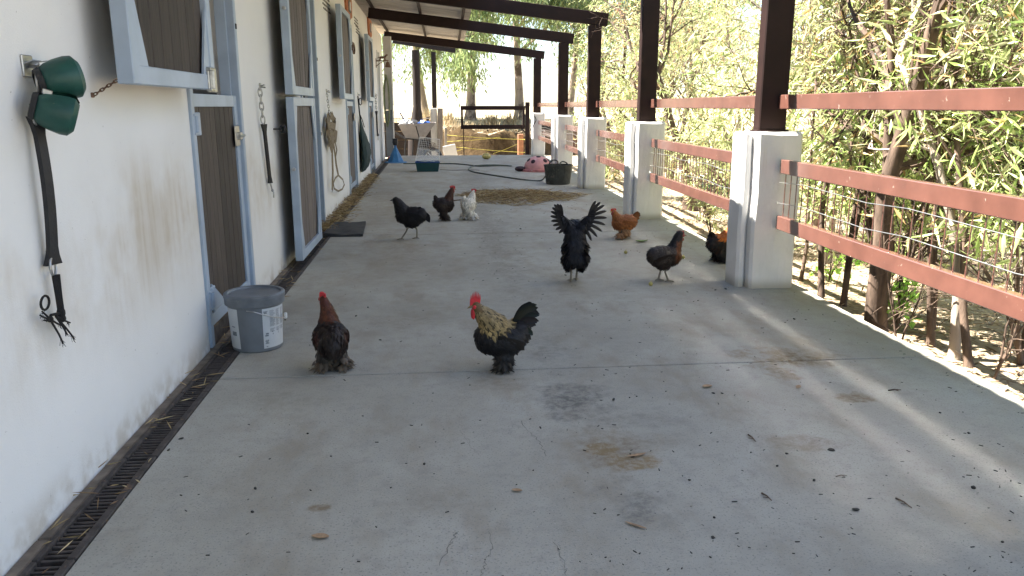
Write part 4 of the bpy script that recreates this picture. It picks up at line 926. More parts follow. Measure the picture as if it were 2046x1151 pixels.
# fifth: far tie
p = on_wall(750, 190); t5 = thing('rubber_tie', 'far black rubber tie on chain beside the plain pale door', 'strap', (WX, p.y, p.z)); hook_plate(t5, p, 1.6)
W5 = lambda px, py: wp(px, py, WX + .05)
q = MB(); chain(q, W5(750.5, 192), W5(752, 222), 6, .008); q.build('chain', 'metal', t5); q = MB(); q.tube([W5(752, 222), W5(752.3, 230), W5(754, 265), W5(755, 270)], [.035, .02, .018, .03], 8); q.build('strap', 'rubber', t5, True)
q = MB(); q.ring(W5(755.5, 276), .045, .010, (1, -.3, 0), 14, 6, .7, (0, 1, 0)); q.tube([W5(755, 269), W5(755.3, 274)], .012, 6); q.build('snap_hook', 'metal', t5)
# clay plaques, horseshoe, bell
for (px, py, lb) in ((694, 14, 'terracotta plaque with a keyhole window above the third door'), (737, 57, 'terracotta plaque with a keyhole window above the fourth door')):
    p = on_wall(px, py); pq = thing('clay_plaque', lb, 'plaque', (WX, p.y, p.z), 0, 'clay plaques high on the wall'); q = MB(); hy, hz_ = .48, .19
    out = [(-hy, hz_), (hy * .9, hz_), (hy, hz_ * .3), (hy * .9, -hz_ * .6), (hy * .2, -hz_), (-hy * .6, -hz_ * .95), (-hy * .9, -hz_ * .4)]
    q.prism([(WX + .001, p.y + a, p.z + b2) for a, b2 in out], (1, 0, 0), .03); q.build('tile', 'terracotta', pq)
    q = MB(); q.prism([(WX + .032, p.y + a, p.z + b2) for a, b2 in ((-.16, -.08), (.16, -.08), (.18, .06), (0, .12), (-.18, .06))], (1, 0, 0), .012); q.build('window_rim', 'vent', pq)
    MB().prism([(WX + .046, p.y + a, p.z + b2) for a, b2 in ((-.08, -.05), (.1, -.05), (.1, .06), (0, .085), (-.08, .06))], (1, 0, 0), .004).build('pane', 'paper', pq)
p = on_wall(704, 97); q = MB(); q.tube([(WX + .015, p.y + math.sin(a) * .20, p.z + math.cos(a) * .085 - .0) for a in [R(-150 + 15 * k) for k in range(21)]], .018, 6); q.box((WX + .012, p.y, p.z + .085), (.02, .16, .04), None, .005); tag(q.build('horseshoe', 'rust'), 'dark horseshoe plaque on the wall between the far half doors', 'horseshoe')
p = on_wall(751, 126); be = thing('wall_bell', 'small bell on a bracket with a horse figure near the wall end', 'bell', (WX, p.y, p.z)); yb_ = p.y
q = MB(); q.box((WX + .006, yb_, p.z), (.012, .10, .22), None, .004); q.tube([(WX, yb_, p.z + .05), (WX + .30, yb_, p.z + .06)], .012, 8); q.tube([(WX, yb_, p.z - .08), (WX + .10, yb_, p.z), (WX + .2, yb_, p.z + .05)], .009, 6); q.build('bracket', 'rust', be)
q = MB(); hx = WX + .16; hz0 = p.z + .13
q.ell((hx, yb_, hz0), (.075, .022, .03), 12, 8); q.tube([(hx + .06, yb_, hz0 + .01), (hx + .10, yb_, hz0 + .06), (hx + .13, yb_, hz0 + .055)], [.024, .018, .012], 8)
for dx in (-.06, -.045, .04, .06): q.tube([(hx + dx, yb_, hz0 - .01), (hx + dx * 1.25, yb_, hz0 - .075)], [.011, .007], 6)
q.tube([(hx - .07, yb_, hz0 + .01), (hx - .12, yb_, hz0 - .02)], [.01, .005], 6); q.build('horse_figure', 'rust', be)
MB().lathe([(.0, .09), (.03, .085), (.045, .05), (.06, .0), (.085, -.035), (.08, -.035), (.055, .0), (0, .07)], (WX + .28, yb_, p.z - .06), 18).build('bell', 'rust', be, True); MB().tube([(WX + .28, yb_, p.z + .06), (WX + .28, yb_, p.z + .02)], .008, 6).build('hanger', 'rust', be)
# coiled hose on the end panel
q = MB(); c = yp(773, 203, 22.44)
for k in range(5): q.tube([Vector((c.x + math.cos(a) * (.055 + k * .006), 22.455 - .035 - k * .016, c.z + .02 + math.sin(a) * (.66 + .03 * ((k * 37) % 5) - .08))) for a in [2 * math.pi * j / 26 for j in range(26)]], .013, 6, closed=True)
q.tube([(c.x, 22.47, c.z + .6), (c.x, 22.36, c.z + .6)], .014, 6); tag(q.build('coiled_hose', 'hose_olive', None, True), 'olive garden hose coiled on the grey end panel', 'hose')

# ------------------------------------------------------------------ things at the far end of the walk
def rope(name, label, mat_, pts, r_, cat):
    q = MB(); P = [Vector(a) for a in pts]; Q = []
    for i in range(len(P) - 1):
        p0, p1, p2, p3 = P[max(i - 1, 0)], P[i], P[i + 1], P[min(i + 2, len(P) - 1)]
        for k in range(6):
            t_ = k / 6; Q.append(.5 * ((2 * p1) + (p2 - p0) * t_ + (2 * p0 - 5 * p1 + 4 * p2 - p3) * t_ ** 2 + (3 * p1 - p0 - 3 * p2 + p3) * t_ ** 3))
    Q.append(P[-1]); q.tube(Q, r_, 7); return tag(q.build(name, mat_, None, True), label, cat)
hz1 = .014
rope('garden_hose', 'dark green hose snaking over the floor to the rubber tub', 'hose', [gp(*a, hz1) for a in [(806, 327), (860, 327), (905, 327), (932, 329), (960, 332), (1000, 331), (1022, 331.5), (985, 329.5), (950, 331), (937, 337), (945, 343), (985, 350), (1040, 358), (1078, 361)]] + [yp(1090, 352, 14.75), yp(1094, 345, 14.6)], .014, 'hose')
rope('wire_lead', 'thin pale cord lying on the floor right of the pet cage', 'wood_grey', [gp(*a, .006) for a in [(879, 339), (905, 340), (935, 339.5), (958, 340)]], .006, 'cord')
# rubber tub
tc = Vector((2.26, 14.40, 0)); tb = thing('rubber_tub', 'round grey black rubber feed tub with loop handles', 'tub', tc)
MB().lathe([(0, .0), (.205, 0), (.22, .01), (.262, .335), (.272, .34), (.272, .352), (.250, .352), (.205, .03), (0, .03)], tc, 30).build('tub_body', 'tub', tb, True)
for s_ in (-1, 1):
    a0 = R(100) if s_ > 0 else R(-75); cdir = Vector((math.cos(a0), math.sin(a0), 0)); tdir = Vector((-cdir.y, cdir.x, 0))
    MB().tube([tc + cdir * .262 + tdir * (.085 * math.cos(t_)) + Vector((0, 0, .345 + .075 * math.sin(t_))) - cdir * .05 * math.sin(t_) for t_ in [math.pi * k / 10 for k in range(11)]], .012, 7).build('handle', 'rubber', tb, True)
for a in (-1.9, -1.2): MB().bar(tc + Vector((math.cos(a) * .212, math.sin(a) * .212, .01)), tc + Vector((math.cos(a) * .262, math.sin(a) * .262, .33)), .03, .012, .003).build('rib', 'tub', tb)
# pink spotted dome (sand box lid)
lc = Vector((2.27, 17.35, 0)); lady = thing('sandbox', 'faded pink domed sandbox lid with dark round spots', 'sandbox', lc)
def lady_r(u): return .31 * math.cos(u), .05 + .28 * math.sin(u)
MB().lathe([lady_r(R(90) * k / 10) for k in range(11)], lc, 36).build('dome', 'pink', lady, True)
MB().lathe([(.31, .05), (.35, .055), (.38, .045), (.39, .0), (.37, 0), (.31, .05)], lc, 36).build('rim', 'pink_rim', lady, True)
MB().ell(lc + Vector((-.40, -.05, .055)), (.12, .12, .06), 16, 8).build('head', 'spot', lady, True)
for (az, el) in ((-2.15, 38), (-.95, 42), (-1.55, 74), (-2.9, 45), (-.2, 40), (.8, 45), (2.2, 45)):
    r_, z_ = lady_r(R(el)); nrm = Vector((math.cos(az) * math.cos(R(el)), math.sin(az) * math.cos(R(el)), math.sin(R(el)))); c = lc + Vector((math.cos(az) * r_, math.sin(az) * r_, z_)); mt = nrm.to_track_quat('Z', 'Y').to_matrix()
    MB().lathe([(0, .008), (.045, .006), (.05, -.004)], c, 16, mtx=mt).build('spot', 'spot', lady, True)
# pet cage
cg = Vector((-.155, 17.55, 0)); cage = thing('pet_cage', 'small pet cage with blue tray and clear tilted top', 'cage', cg)
def tray(q, c, w0, d0, w1, d1, h_, th=.012):
    o = [(sx * w0 / 2, sy * d0 / 2, 0) for sx, sy in ((-1, -1), (1, -1), (1, 1), (-1, 1))] + [(sx * w1 / 2, sy * d1 / 2, h_) for sx, sy in ((-1, -1), (1, -1), (1, 1), (-1, 1))]
    i_ = [(sx * (w1 / 2 - th), sy * (d1 / 2 - th), h_) for sx, sy in ((-1, -1), (1, -1), (1, 1), (-1, 1))] + [(sx * (w0 / 2 - th), sy * (d0 / 2 - th), th) for sx, sy in ((-1, -1), (1, -1), (1, 1), (-1, 1))]
    vs = [Vector(a) + Vector(c) for a in o + i_]; fs = [(3, 2, 1, 0), (12, 13, 14, 15)]
    for a in range(3):
        for j in range(4): fs.append((a * 4 + j, a * 4 + (j + 1) % 4, a * 4 + 4 + (j + 1) % 4, a * 4 + 4 + j))
    return q.add(vs, fs)
tray(MB(), cg, .46, .30, .52, .36, .20).build('tray', 'teal_plastic', cage); q = MB(); q.box(cg + Vector((0, -.181, .205)), (.54, .02, .025), None, .004); q.box(cg + Vector((0, .181, .205)), (.54, .02, .025), None, .004); q.box(cg + Vector((-.26, 0, .205)), (.02, .344, .025), None, .004); q.box(cg + Vector((.26, 0, .205)), (.02, .344, .025), None, .004); q.build('tray_rim', 'blue_plastic', cage)
MB().box(cg + Vector((.0, 0, .12)), (.44, .28, .14), (0, 0, .02)).build('bedding', 'straw_solid' if 'straw_solid' in M else 'leaf_dry', cage)
tilt = Matrix.Rotation(R(7), 3, 'Y')
def T(x, y, z_): return cg + Vector((0, 0, .215)) + tilt @ Vector((x, y, z_))
q = MB()
for (a, b2, c_, d_) in (((-.26, -.17, 0), (.26, -.17, 0), (.24, -.15, .25), (-.24, -.15, .25)), ((-.26, .17, 0), (.26, .17, 0), (.24, .15, .25), (-.24, .15, .25)), ((-.26, -.17, 0), (-.26, .17, 0), (-.24, .15, .25), (-.24, -.15, .25)), ((.26, -.17, 0), (.26, .17, 0), (.24, .15, .25), (.24, -.15, .25))):
    q.add([T(*a), T(*b2), T(*c_), T(*d_)], [(0, 1, 2, 3)])
q.build('clear_wall', 'clear_plastic', cage)
q = MB()
for z_ in (0, .25, .50):
    w_ = .26 - z_ * .08; d_ = .17 - z_ * .08; cs = [T(-w_, -d_, z_), T(w_, -d_, z_), T(w_, d_, z_), T(-w_, d_, z_)]
    for j in range(4): q.tube([cs[j], cs[(j + 1) % 4]], .005, 5)
for sx in (-1, 1):
    for sy in (-1, 1): q.tube([T(sx * .26, sy * .17, 0), T(sx * .22, sy * .13, .5)], .005, 5)
for j in range(12):
    x = -.22 + .04 * j; q.tube([T(x, -.15, .25), T(x * .92, -.13, .5)], .0035, 4); q.tube([T(x, .15, .25), T(x * .92, .13, .5)], .0035, 4)
for j in range(5): q.tube([T(-.235, -.147, .29 + j * .045), T(.235, -.147, .29 + j * .045)], .0035, 4)
q.build('wire_frame', 'white_trim', cage)
q = MB(); c = T(.08, -.17, .34)
for r_ in (.085, .06, .035): q.ring(c, r_, .005, (.5, -1, 0), 20, 5)
for k in range(6): q.tube([c, c + Vector((.088 * math.cos(k * 1.047), .044 * math.cos(k * 1.047), .088 * math.sin(k * 1.047)))], .004, 4)
q.build('exercise_wheel', 'rust', cage)
# blue ribbed cone, red bowl
cc = gp(790, 326, 0) + Vector((0, .25, 0)); cn = thing('blue_cone', 'translucent blue ribbed cone stand beside the wall end', 'cone', cc)
MB().lathe([(.0, .02), (.26, .02), (.265, 0), (.285, 0), (.285, .014), (.235, .022), (0, .022)], cc, 28).build('base', 'cone_blue', cn, True)
q = MB(); k_ = 16; vs = []; fs = []
for (z_, r_) in ((.02, .215), (.2, .125), (.38, .035), (.43, .032)):
    for j in range(k_): rr2 = r_ * (1.0 if j % 2 else .9); vs.append(cc + Vector((math.cos(2 * math.pi * j / k_) * rr2, math.sin(2 * math.pi * j / k_) * rr2, z_)))
for i in range(3):
    for j in range(k_): fs.append((i * k_ + j, i * k_ + (j + 1) % k_, (i + 1) * k_ + (j + 1) % k_, (i + 1) * k_ + j))
fs.append(tuple(3 * k_ + j for j in range(k_))); q.add(vs, fs); q.build('cone_body', 'cone_blue', cn); MB().lathe([(.0, .43), (.05, .43), (.075, .5), (.06, .56), (.08, .6), (0, .6)], cc, 14).build('collar', 'rubber', cn, True)
rc = gp(778, 324, 0) + Vector((0, .4, 0)); tag(MB().lathe([(0, 0), (.13, 0), (.17, .10), (.18, .11), (.16, .11), (.12, .02), (0, .02)], rc + Vector((.12, 0, 0)), 24).build('feed_bowl', 'red_plastic', None, True), 'red plastic bowl behind the blue cone', 'bowl')
# gate frame
gy_ = 23.35
g0 = yp(920, 213, gy_); g1 = yp(1049, 213, gy_); g2 = yp(920, 256, gy_); gt = thing('steel_gate', 'open brown steel gate frame at the end of the walk', 'gate', (g1.x, gy_, -.42))
q = MB(); tz, bz = g0.z - .04, g2.z + .03
q.bar((g0.x, gy_, tz), (g1.x, gy_, tz), .06, .12, .004); q.bar((g0.x, gy_, bz), (g1.x, gy_, bz), .06, .12, .004); q.bar((g0.x + .04, gy_, bz - .042), (g0.x + .04, gy_, tz + .042), .062, .12, .004, (0, 1, 0)); q.bar((g1.x - .04, gy_, bz - .042), (g1.x - .04, gy_, tz + .042), .062, .12, .004, (0, 1, 0)); q.build('frame', 'steel_brown', gt)
px_ = yp(1053.5, 300, gy_).x; MB().box((px_, gy_, .55), (.12, .10, 1.92), None, .004).build('gate_post', 'steel_brown', gt)
MB().tube([(g0.x + .08, gy_, bz), (g0.x + .085, gy_, -.45)], .014, 8).build('drop_rod', 'steel_brown', gt)
q = MB(); q.bar((px_, gy_, bz - .2), (g1.x - .14, gy_, bz - .03), .03, .05, .002, (0, 1, 0)); q.tube([(px_ - .05, gy_, tz), (px_ - .05, gy_, tz + .06)], .03, 8); q.build('hinge_brace', 'steel_brown', gt)
rope('tied_string', 'dark string knotted round the white pillar beside the gate post', 'rope_black', [yp(1068, 232, 22.38), yp(1071, 240, 22.37), yp(1066, 250, 22.37), yp(1060, 262, 22.38)], .012, 'string')
# tapes and their stakes
for k, (a, b2, lb) in enumerate((((893, 270), (1053, 279), 'top yellow fence tape strung past the gate'), ((893, 283), (1000, 274), 'yellow fence tape rising to the brick post'), ((893, 292), (1053, 305), 'lowest yellow fence tape strung past the gate'), ((893, 305), (925, 298), 'short yellow tape slanting to the stake'), ((985, 307), (1035, 287), 'thin cord slanting up to the orange post'))):
    rope('fence_tape', lb, 'tape', [yp(*a, 25.4), yp((a[0] + b2[0]) / 2, (a[1] + b2[1]) / 2 + 1.2, 25.4), yp(*b2, 25.4)], .008 if k < 4 else .005, 'tape')
st_ = yp(890, 255, 25.5); tag(MB().bar((st_.x, 25.5, gz(st_.x, 25.5) - .05), (st_.x + .01, 25.5, st_.z), .075, .06, .008, (0, 1, 0)).build('stake', 'wood_grey'), 'grey wooden stake holding the yellow tapes', 'stake')
oa = yp(1040, 268, 25.6); op = thing('brick_post', 'orange post with short ladder rungs behind the gate', 'post', (oa.x, 25.6, -.42)); MB().box((oa.x, 25.6, (oa.z - .45) / 2), (.17, .17, oa.z + .45), None, .01).build('shaft', 'post_orange', op)
for k in range(5): MB().box((oa.x + .22, 25.6, .42 - k * .2), (.30, .06, .045), (0, .03 * (k % 2), 0), .004).build('rung', 'wood_brown', op)
# wheelbarrow
wb = Vector((-.53, 24.3, gz(-.53, 24.3))); bw = thing('wheelbarrow', 'pale wheelbarrow loaded with tools beside the plank panel', 'wheelbarrow', wb); wy = 24.3
def quadloft(q, rings):
    vs = [Vector(p_) for r_ in rings for p_ in r_]; fs = []
    for i in range(len(rings) - 1):
        for j in range(4): fs.append((i * 4 + j, i * 4 + (j + 1) % 4, (i + 1) * 4 + (j + 1) % 4, (i + 1) * 4 + j))
    return q.add(vs, fs)
def rect(x0, x1, y0, y1, z0, z1): return [(x0, y0, z0), (x1, y0, z1), (x1, y1, z1), (x0, y1, z0)]
bwq = quadloft(MB(), [rect(-.78, -.30, wy - .22, wy + .22, .40, .44), rect(-.86, -.22, wy - .26, wy + .26, .50, .54), rect(-1.06, .06, wy - .34, wy + .34, .86, .92), rect(-1.04, .04, wy - .32, wy + .32, .86, .92), rect(-.85, -.24, wy - .24, wy + .24, .51, .55), rect(-.77, -.31, wy - .20, wy + .20, .42, .46)])
bwq.add([(-.78, wy - .22, .40), (-.30, wy - .22, .44), (-.30, wy + .22, .44), (-.78, wy + .22, .40)], [(0, 1, 2, 3)]); bwq.build('basin', 'barrow', bw)
q = MB()
for s_ in (-1, 1):
    q.tube([(-1.35, wy + s_ * .3, .72), (-.9, wy + s_ * .28, .46), (-.3, wy + s_ * .2, .38), (-.05, wy + s_ * .07, .10)], .02, 7); q.tube([(-.85, wy + s_ * .28, .45), (-.92, wy + s_ * .3, -.40), (-.70, wy + s_ * .3, -.40), (-.62, wy + s_ * .27, .42)], .017, 7)
q.build('frame', 'rubber', bw)
wl = MB().ring((-.06, wy, -.12), .25, .05, (0, 1, 0), 24, 8).build('tyre', 'rubber', bw, True); q = MB()
for k in range(8): q.tube([(-.06, wy, -.12), (-.06 + .23 * math.cos(k * .785), wy, -.12 + .23 * math.sin(k * .785))], .012, 5)
q.ring((-.06, wy, -.12), .21, .014, (0, 1, 0), 20, 6); q.build('rim', 'white_trim', wl)
ls = [('feed_sack', 'black_bag', 'black crumpled sack in the wheelbarrow', (-.60, wy - .02, .86), (.2, .2, .12)), ('blue_bag', 'blue_plastic', 'bright blue plastic bag in the wheelbarrow', (-.32, wy - .05, .87), (.2, .16, .10)), ('pale_sack', 'paper', 'pale folded sack in the wheelbarrow', (-.86, wy, .88), (.15, .18, .12))]
for nm, mt_, lb, c, rad in ls:
    q = MB().ell(c, rad, 16, 10)
    q.v = [(x + .03 * math.sin(z_ * 40 + x * 25), y + .02 * math.sin(x * 33), z_ + .03 * math.sin(x * 30 + y * 22)) for x, y, z_ in q.v]; tag(q.build(nm, mt_, None, True), lb, 'sack')
sh = thing('shovel', 'shovel with blue handle leaning in the wheelbarrow', 'shovel', (-.72, wy, .8)); a, b2 = yp(799, 225, wy - .1), yp(817, 256, wy - .05); MB().tube([a, b2], .02, 8).build('shaft', 'blue_plastic', sh); MB().bar(b2 + Vector((0, 0, .04)), b2 + Vector((.1, .03, -.2)), .2, .012, .004, (0, 1, 0)).build('blade', 'metal', sh)
rk = thing('hoe', 'dark handled hoe hooked over the wheelbarrow rim', 'hoe', (-.35, wy, .5)); MB().tube([yp(831, 252, wy - .36), yp(842, 290, wy - .42)], .017, 7).build('shaft', 'rubber', rk); MB().tube([yp(831, 252, wy - .36), yp(826, 248, wy - .28), yp(824, 254, wy - .2)], .015, 6).build('hook', 'metal', rk)
# plank and corrugated panel
pn = thing('panel_screen', 'weathered screen of pale corrugated sheet and grey plank', 'panel', (.05, 25, -.42)); q = MB(); a = yp(860, 216, 25); b2 = yp(873, 216, 25); k_ = 14; vs = []
for j in range(k_ + 1):
    for z_ in (-.45, a.z): vs.append(Vector((a.x + (b2.x - a.x) * j / k_, 25 + (.02 if j % 2 else 0), z_)))
n0 = len(vs); vs += [p_ + Vector((0, .004, 0)) for p_ in vs]; fs = [(2 * j, 2 * j + 2, 2 * j + 3, 2 * j + 1) for j in range(k_)]; fs += [tuple(i + n0 for i in f)[::-1] for f in fs]
q.add(vs, fs); q.build('corrugated_sheet', 'corrugated', pn); c = yp(878, 216, 25); MB().box((c.x, 24.98, (c.z - .45) / 2), (.17, .05, c.z + .45), (0, R(1.5), 0), .008).build('plank', 'wood_grey', pn)
o = MB().box((.50, 25.2, -.05), (.42, .05, .50), (0, R(-12), 0), .005).build('white_board', 'white_trim'); tag(o, 'white board lying against the stake past the slab', 'board')
# shelter at the far left: dark posts and beam, boarded back
sh2 = thing('lean_to', 'dark open lean-to frame beyond the wall end', 'shelter', (-.6, 26, -.42))
a, b2 = yp(785, 80, 26), yp(910, 100, 26); MB().bar(a, b2, .10, .19, .006).build('beam', 'tar_brown', sh2); a2, b3 = yp(785, 73, 26.4), yp(880, 93, 26.4); MB().bar(a2, b3, .06, .10, .004).build('purlin', 'tar_brown', sh2)
for (px, wd) in ((868, .15), ): x = yp(px, 200, 26).x; MB().box((x, 26, 1.32), (wd, wd, 3.5), None, .006).build('post', 'tar_brown', sh2)
x = yp(833, 200, 26).x; MB().tube([(x - .1, 26, -.45), (x - .07, 26, .4), (x - .02, 26, .95), (x, 26, 1.4), (x, 26, 3.12)], [.26, .25, .2, .13, .125], 12).build('log_post', 'tar_brown', sh2, True)
x = yp(781.5, 200, 22.9).x; tag(MB().box((x, 22.95, 1.55), (.12, .12, 3.3), None, .006).build('corner_post', 'tar_brown'), 'dark brown steel post at the corner of the stable wall', 'post')
bf = thing('board_fence', 'low dark board fence behind the wheelbarrow', 'fence', (-.9, 27, -.42))
for k in range(4): MB().box((-1.0, 27, -.15 + k * .29), (1.9, .03, .27), (0, rnd.uniform(-.01, .01), 0), .004).build('board', 'tar_brown', bf)
for x in (-1.8, -.2): MB().box((x, 27.05, .3), (.09, .07, 1.5), None, .005).build('post', 'wood_brown', bf)
MB().box((-1.0, 26.97, .99), (2.0, .2, .03), None, .004).build('cap_board', 'wood_grey', bf)

# ------------------------------------------------------------------ chickens
def remesh(mb, vox, it=4):
    me = mb.mesh('tmp', 'feather'); o = obj('tmp', me); r_ = o.modifiers.new('r', 'REMESH'); r_.mode = 'VOXEL'; r_.voxel_size = vox
    s_ = o.modifiers.new('s', 'SMOOTH'); s_.factor = .6; s_.iterations = it
    dg = bpy.context.evaluated_depsgraph_get(); nm = bpy.data.meshes.new_from_object(o.evaluated_get(dg)); bpy.data.objects.remove(o); return nm
def lerp_pts(pts, n_):
    out = []
    for (a, b_) in zip(pts, pts[1:]):
        for k in range(n_): t_ = k / n_; out.append(tuple(a[i] + (b_[i] - a[i]) * t_ for i in range(len(a))))
    return out + [pts[-1]]
def chicken(name, label, loc, heading, sp):
    """local frame: +X forward, Z up, feet at z=0"""
    root = thing(name, label, sp.get('cat', 'chicken'), (loc[0], loc[1], 0), heading, 'chickens on the walk'); s = sp.get('s', 1.0)
    mb = MB()
    for (x, y, z_, rx, ry, rz) in sp['balls']: mb.ell((x, y, z_), (rx, ry, rz), 14, 10)
    for chn in sp['chains']:
        for (x, y, z_, r_) in lerp_pts(chn, 4): mb.ell((x, y, z_), (r_, r_, r_), 12, 8)
    me = remesh(mb, .0075, 5); me.materials.clear(); me.materials.append(M['feather'])
    co = np.empty(len(me.vertices) * 3, np.float32); me.vertices.foreach_get('co', co); co = co.reshape(-1, 3).astype(float)
    colf = sp['col']; C = np.array([colf(p) for p in co]) * nr.uniform(.85, 1.15, (len(co), 1))
    a = me.color_attributes.new('Col', 'FLOAT_COLOR', 'POINT'); a.data.foreach_set('color', np.c_[C, np.ones(len(co))].astype(np.float32).ravel())
    me.polygons.foreach_set('use_smooth', [True] * len(me.polygons)); body = obj('body', me, root)
    # plumage
    me.calc_loop_triangles(); tri = np.array([t_.vertices[:] for t_ in me.loop_triangles]); A, B_, Cc = co[tri[:, 0]], co[tri[:, 1]], co[tri[:, 2]]
    nn = np.cross(B_ - A, Cc - A); ar = np.linalg.norm(nn, axis=1); nn = nrmz(nn)
    nf = sp.get('nf', 1500); ti = nr.choice(len(tri), nf, p=ar / ar.sum()); u, v_ = nr.uniform(0, 1, (2, nf)); fl = u + v_ > 1; u[fl] = 1 - u[fl]; v_[fl] = 1 - v_[fl]
    P = A[ti] + (B_ - A)[ti] * u[:, None] + (Cc - A)[ti] * v_[:, None]; nm = nn[ti]
    hx, hz = sp['head']; keep = np.hypot(P[:, 0] - hx, P[:, 2] - hz) > sp.get('bare', .020); P, nm = P[keep], nm[keep]; nf = len(P)
    D = np.array([sp['flow'](p) for p in P]) if 'flow' in sp else np.array([(-.55 if p[2] < sp['nz'] else -.35, 0, -.35 if p[2] < sp['nz'] and p[2] > .14 else -1.0) for p in P])
    D = D + nr.normal(0, .16, (nf, 3)); D = nrmz(D - nm * (D * nm).sum(1, keepdims=True)); D = nrmz(D + nm * nr.uniform(.06, .30, (nf, 1)))
    lo, hi = sp.get('fl', (.022, .05)); Ln = nr.uniform(lo, hi, nf) * np.clip(.45 + np.hypot(P[:, 0] - hx, P[:, 2] - hz) * 5, .4, 1); Wd = Ln * nr.uniform(.32, .5, nf)
    FC = np.array([colf(p) for p in P]) * nr.uniform(.6, 1.35, (nf, 1))
    if 'streak' in sp: FC = np.array([sp['streak'](p, c) for p, c in zip(P, FC)])
    V_, F_, C_ = blades(P - nm * .002, D, Ln, Wd, FC, nrm=nm, fold=.15, curl=.08); pm = obj('plumage', fast_mesh('plumage', V_, F_, 'feather', C_), root); pm['kind'] = 'stuff'
    # tail and wing feathers: curved tapering blades
    for (nm_, pts, w_, col) in sp.get('blades', []):
        pts = [Vector(p) for p in pts]; Q = []
        for k in range(11):
            t_ = k / 10; b2 = (1 - t_) ** 2 * pts[0] + 2 * t_ * (1 - t_) * pts[1] + t_ * t_ * pts[2]; Q.append(b2)
        VV = []; FF = []; side0 = None
        for k, c in enumerate(Q):
            d = (Q[min(k + 1, 10)] - Q[max(k - 1, 0)]).normalized(); sd = Vector(pts[3]) if len(pts) > 3 else d.cross(Vector((0, 1, 0))); sd = (sd - d * sd.dot(d)).normalized()
            t_ = k / 10; ww = w_ * (.35 + .65 * math.sin(math.pi * min(1, t_ * .75 + .12))) * (1 if t_ < .85 else max(.12, 1 - ((t_ - .85) / .15) ** 2 * .9)); n2 = d.cross(sd)
            VV += [c - sd * ww / 2 - n2 * .003, c + n2 * .001, c + sd * ww / 2 - n2 * .003]
        for k in range(10):
            for j in (0, 1): FF.append((k * 3 + j, k * 3 + j + 1, k * 3 + j + 4, k * 3 + j + 3))
        V2 = np.array([list(q) for q in VV]); F2 = np.array(FF); cc = np.tile(np.array(col), (len(V2), 1)) * nr.uniform(.75, 1.2)
        obj(nm_, fast_mesh(nm_, V2, F2, 'feather', cc, True), root)
    # head furniture
    hd = Vector((hx, 0, hz)); hy = sp.get('hy', 0.0); turn = sp.get('turn', 0.0); mt = Matrix.Rotation(turn, 3, 'Z'); hd.y = hy; hr = sp.get('hr', .022)
    hp_ = lambda x, y, z_: hd + mt @ Vector((x, y, z_))
    q = MB(); q.tube([hp_(hr * .75, 0, 0), hp_(hr * 1.3, 0, -.003), hp_(hr * 1.85, 0, -.010)], [.0085, .006, .0012], 8); q.build_local = None
    obj('beak', q.mesh('beak', sp.get('beakm', 'beak'), (0, 0, 0), True), root)
    for sy in (-1, 1): obj('eye', MB().ell(hp_(hr * .45, sy * hr * .82, .004), (.0042, .0032, .0042), 8, 6).mesh('eye', 'eye', (0, 0, 0), True), root)
    cs = sp.get('comb', .35)
    if cs > 0:
        q = MB(); poly = []; pk = sp.get('peaks', 5)
        base = [(.024, .010), (.010, hr * .7), (-.012, hr * .75), (-.024, hr * .55)]
        topn = []
        for k in range(pk): x0 = .030 - .058 * k / pk; h_ = cs * (.030 + .020 * math.sin(math.pi * (k + .5) / pk)); topn += [(x0 - .001, hr * .7 + h_ * .35), (x0 - .007, hr * .85 + h_ * 1.15)]
        vs = []; pl = [(.030, .004)] + topn + [(-.030, hr * .8 + cs * .02), (-.026, hr * .45)] + base[::-1][:0] + [(0, hr * .4)]
        q.prism([hp_(x, -.003, z_) for x, z_ in pl], mt @ Vector((0, 1, 0)), .006); obj('comb', q.mesh('comb', 'red_skin', (0, 0, 0)), root)
        q = MB()
        for sy in (-1, 1): q.ell(hp_(hr * .55, sy * .009, -hr * (.9 + .8 * cs)), (.009, .005, .010 + .020 * cs), 10, 8); q.ell(hp_(hr * .45, sy * hr * .78, -.002), (.011, .005, .011), 10, 8)
        obj('wattles', q.mesh('wattles', 'red_skin' if cs > .6 else 'red_face', (0, 0, 0), True), root)
    # legs
    for (pts, feath) in sp['legs']:
        q = MB(); P2 = [Vector(p) for p in pts]; r_ = sp.get('lr', .008); q.tube(P2, [r_ * 1.5] + [r_] * (len(P2) - 1), 8); f_ = P2[-1]
        lg = obj('leg', q.mesh('leg', sp.get('legm', 'leg_grey'), (0, 0, 0), True), root)
        q = MB(); ta = sp.get('toe', 0)
        for a_, l_ in ((0, .052), (.55, .045), (-.55, .045), (3.1, .028)):
            e = f_ + Vector((math.cos(a_ + ta) * l_, math.sin(a_ + ta) * l_, 0)); e.z = .003; mid = f_.lerp(e, .5); mid.z = max(.007, f_.z * .45 + .004)
            q.tube([Vector((f_.x, f_.y, max(f_.z, .008))), mid, e], [.0062, .0052, .0026], 7)
        obj('toes', q.mesh('toes', sp.get('legm', 'leg_grey'), (0, 0, 0), True), lg)
        if feath:
            n_ = 90; a_ = nr.uniform(0, 6.28, n_); P3 = np.array(f_) + np.stack([np.cos(a_) * .012, np.sin(a_) * .012, nr.uniform(.004, .07, n_)], 1)
            D3 = np.stack([np.cos(a_), np.sin(a_), nr.uniform(-.5, .05, n_)], 1); D3[:, 2] = np.where(P3[:, 2] < .02, .02, D3[:, 2] - .35); L3 = nr.uniform(.03, .062, n_) * sp.get('ff', 1)
            tip = P3[:, 2] + nrmz(D3)[:, 2] * L3; D3[:, 2] = np.where(tip < .004, D3[:, 2] * 0 - (P3[:, 2] - .006) / L3, D3[:, 2])
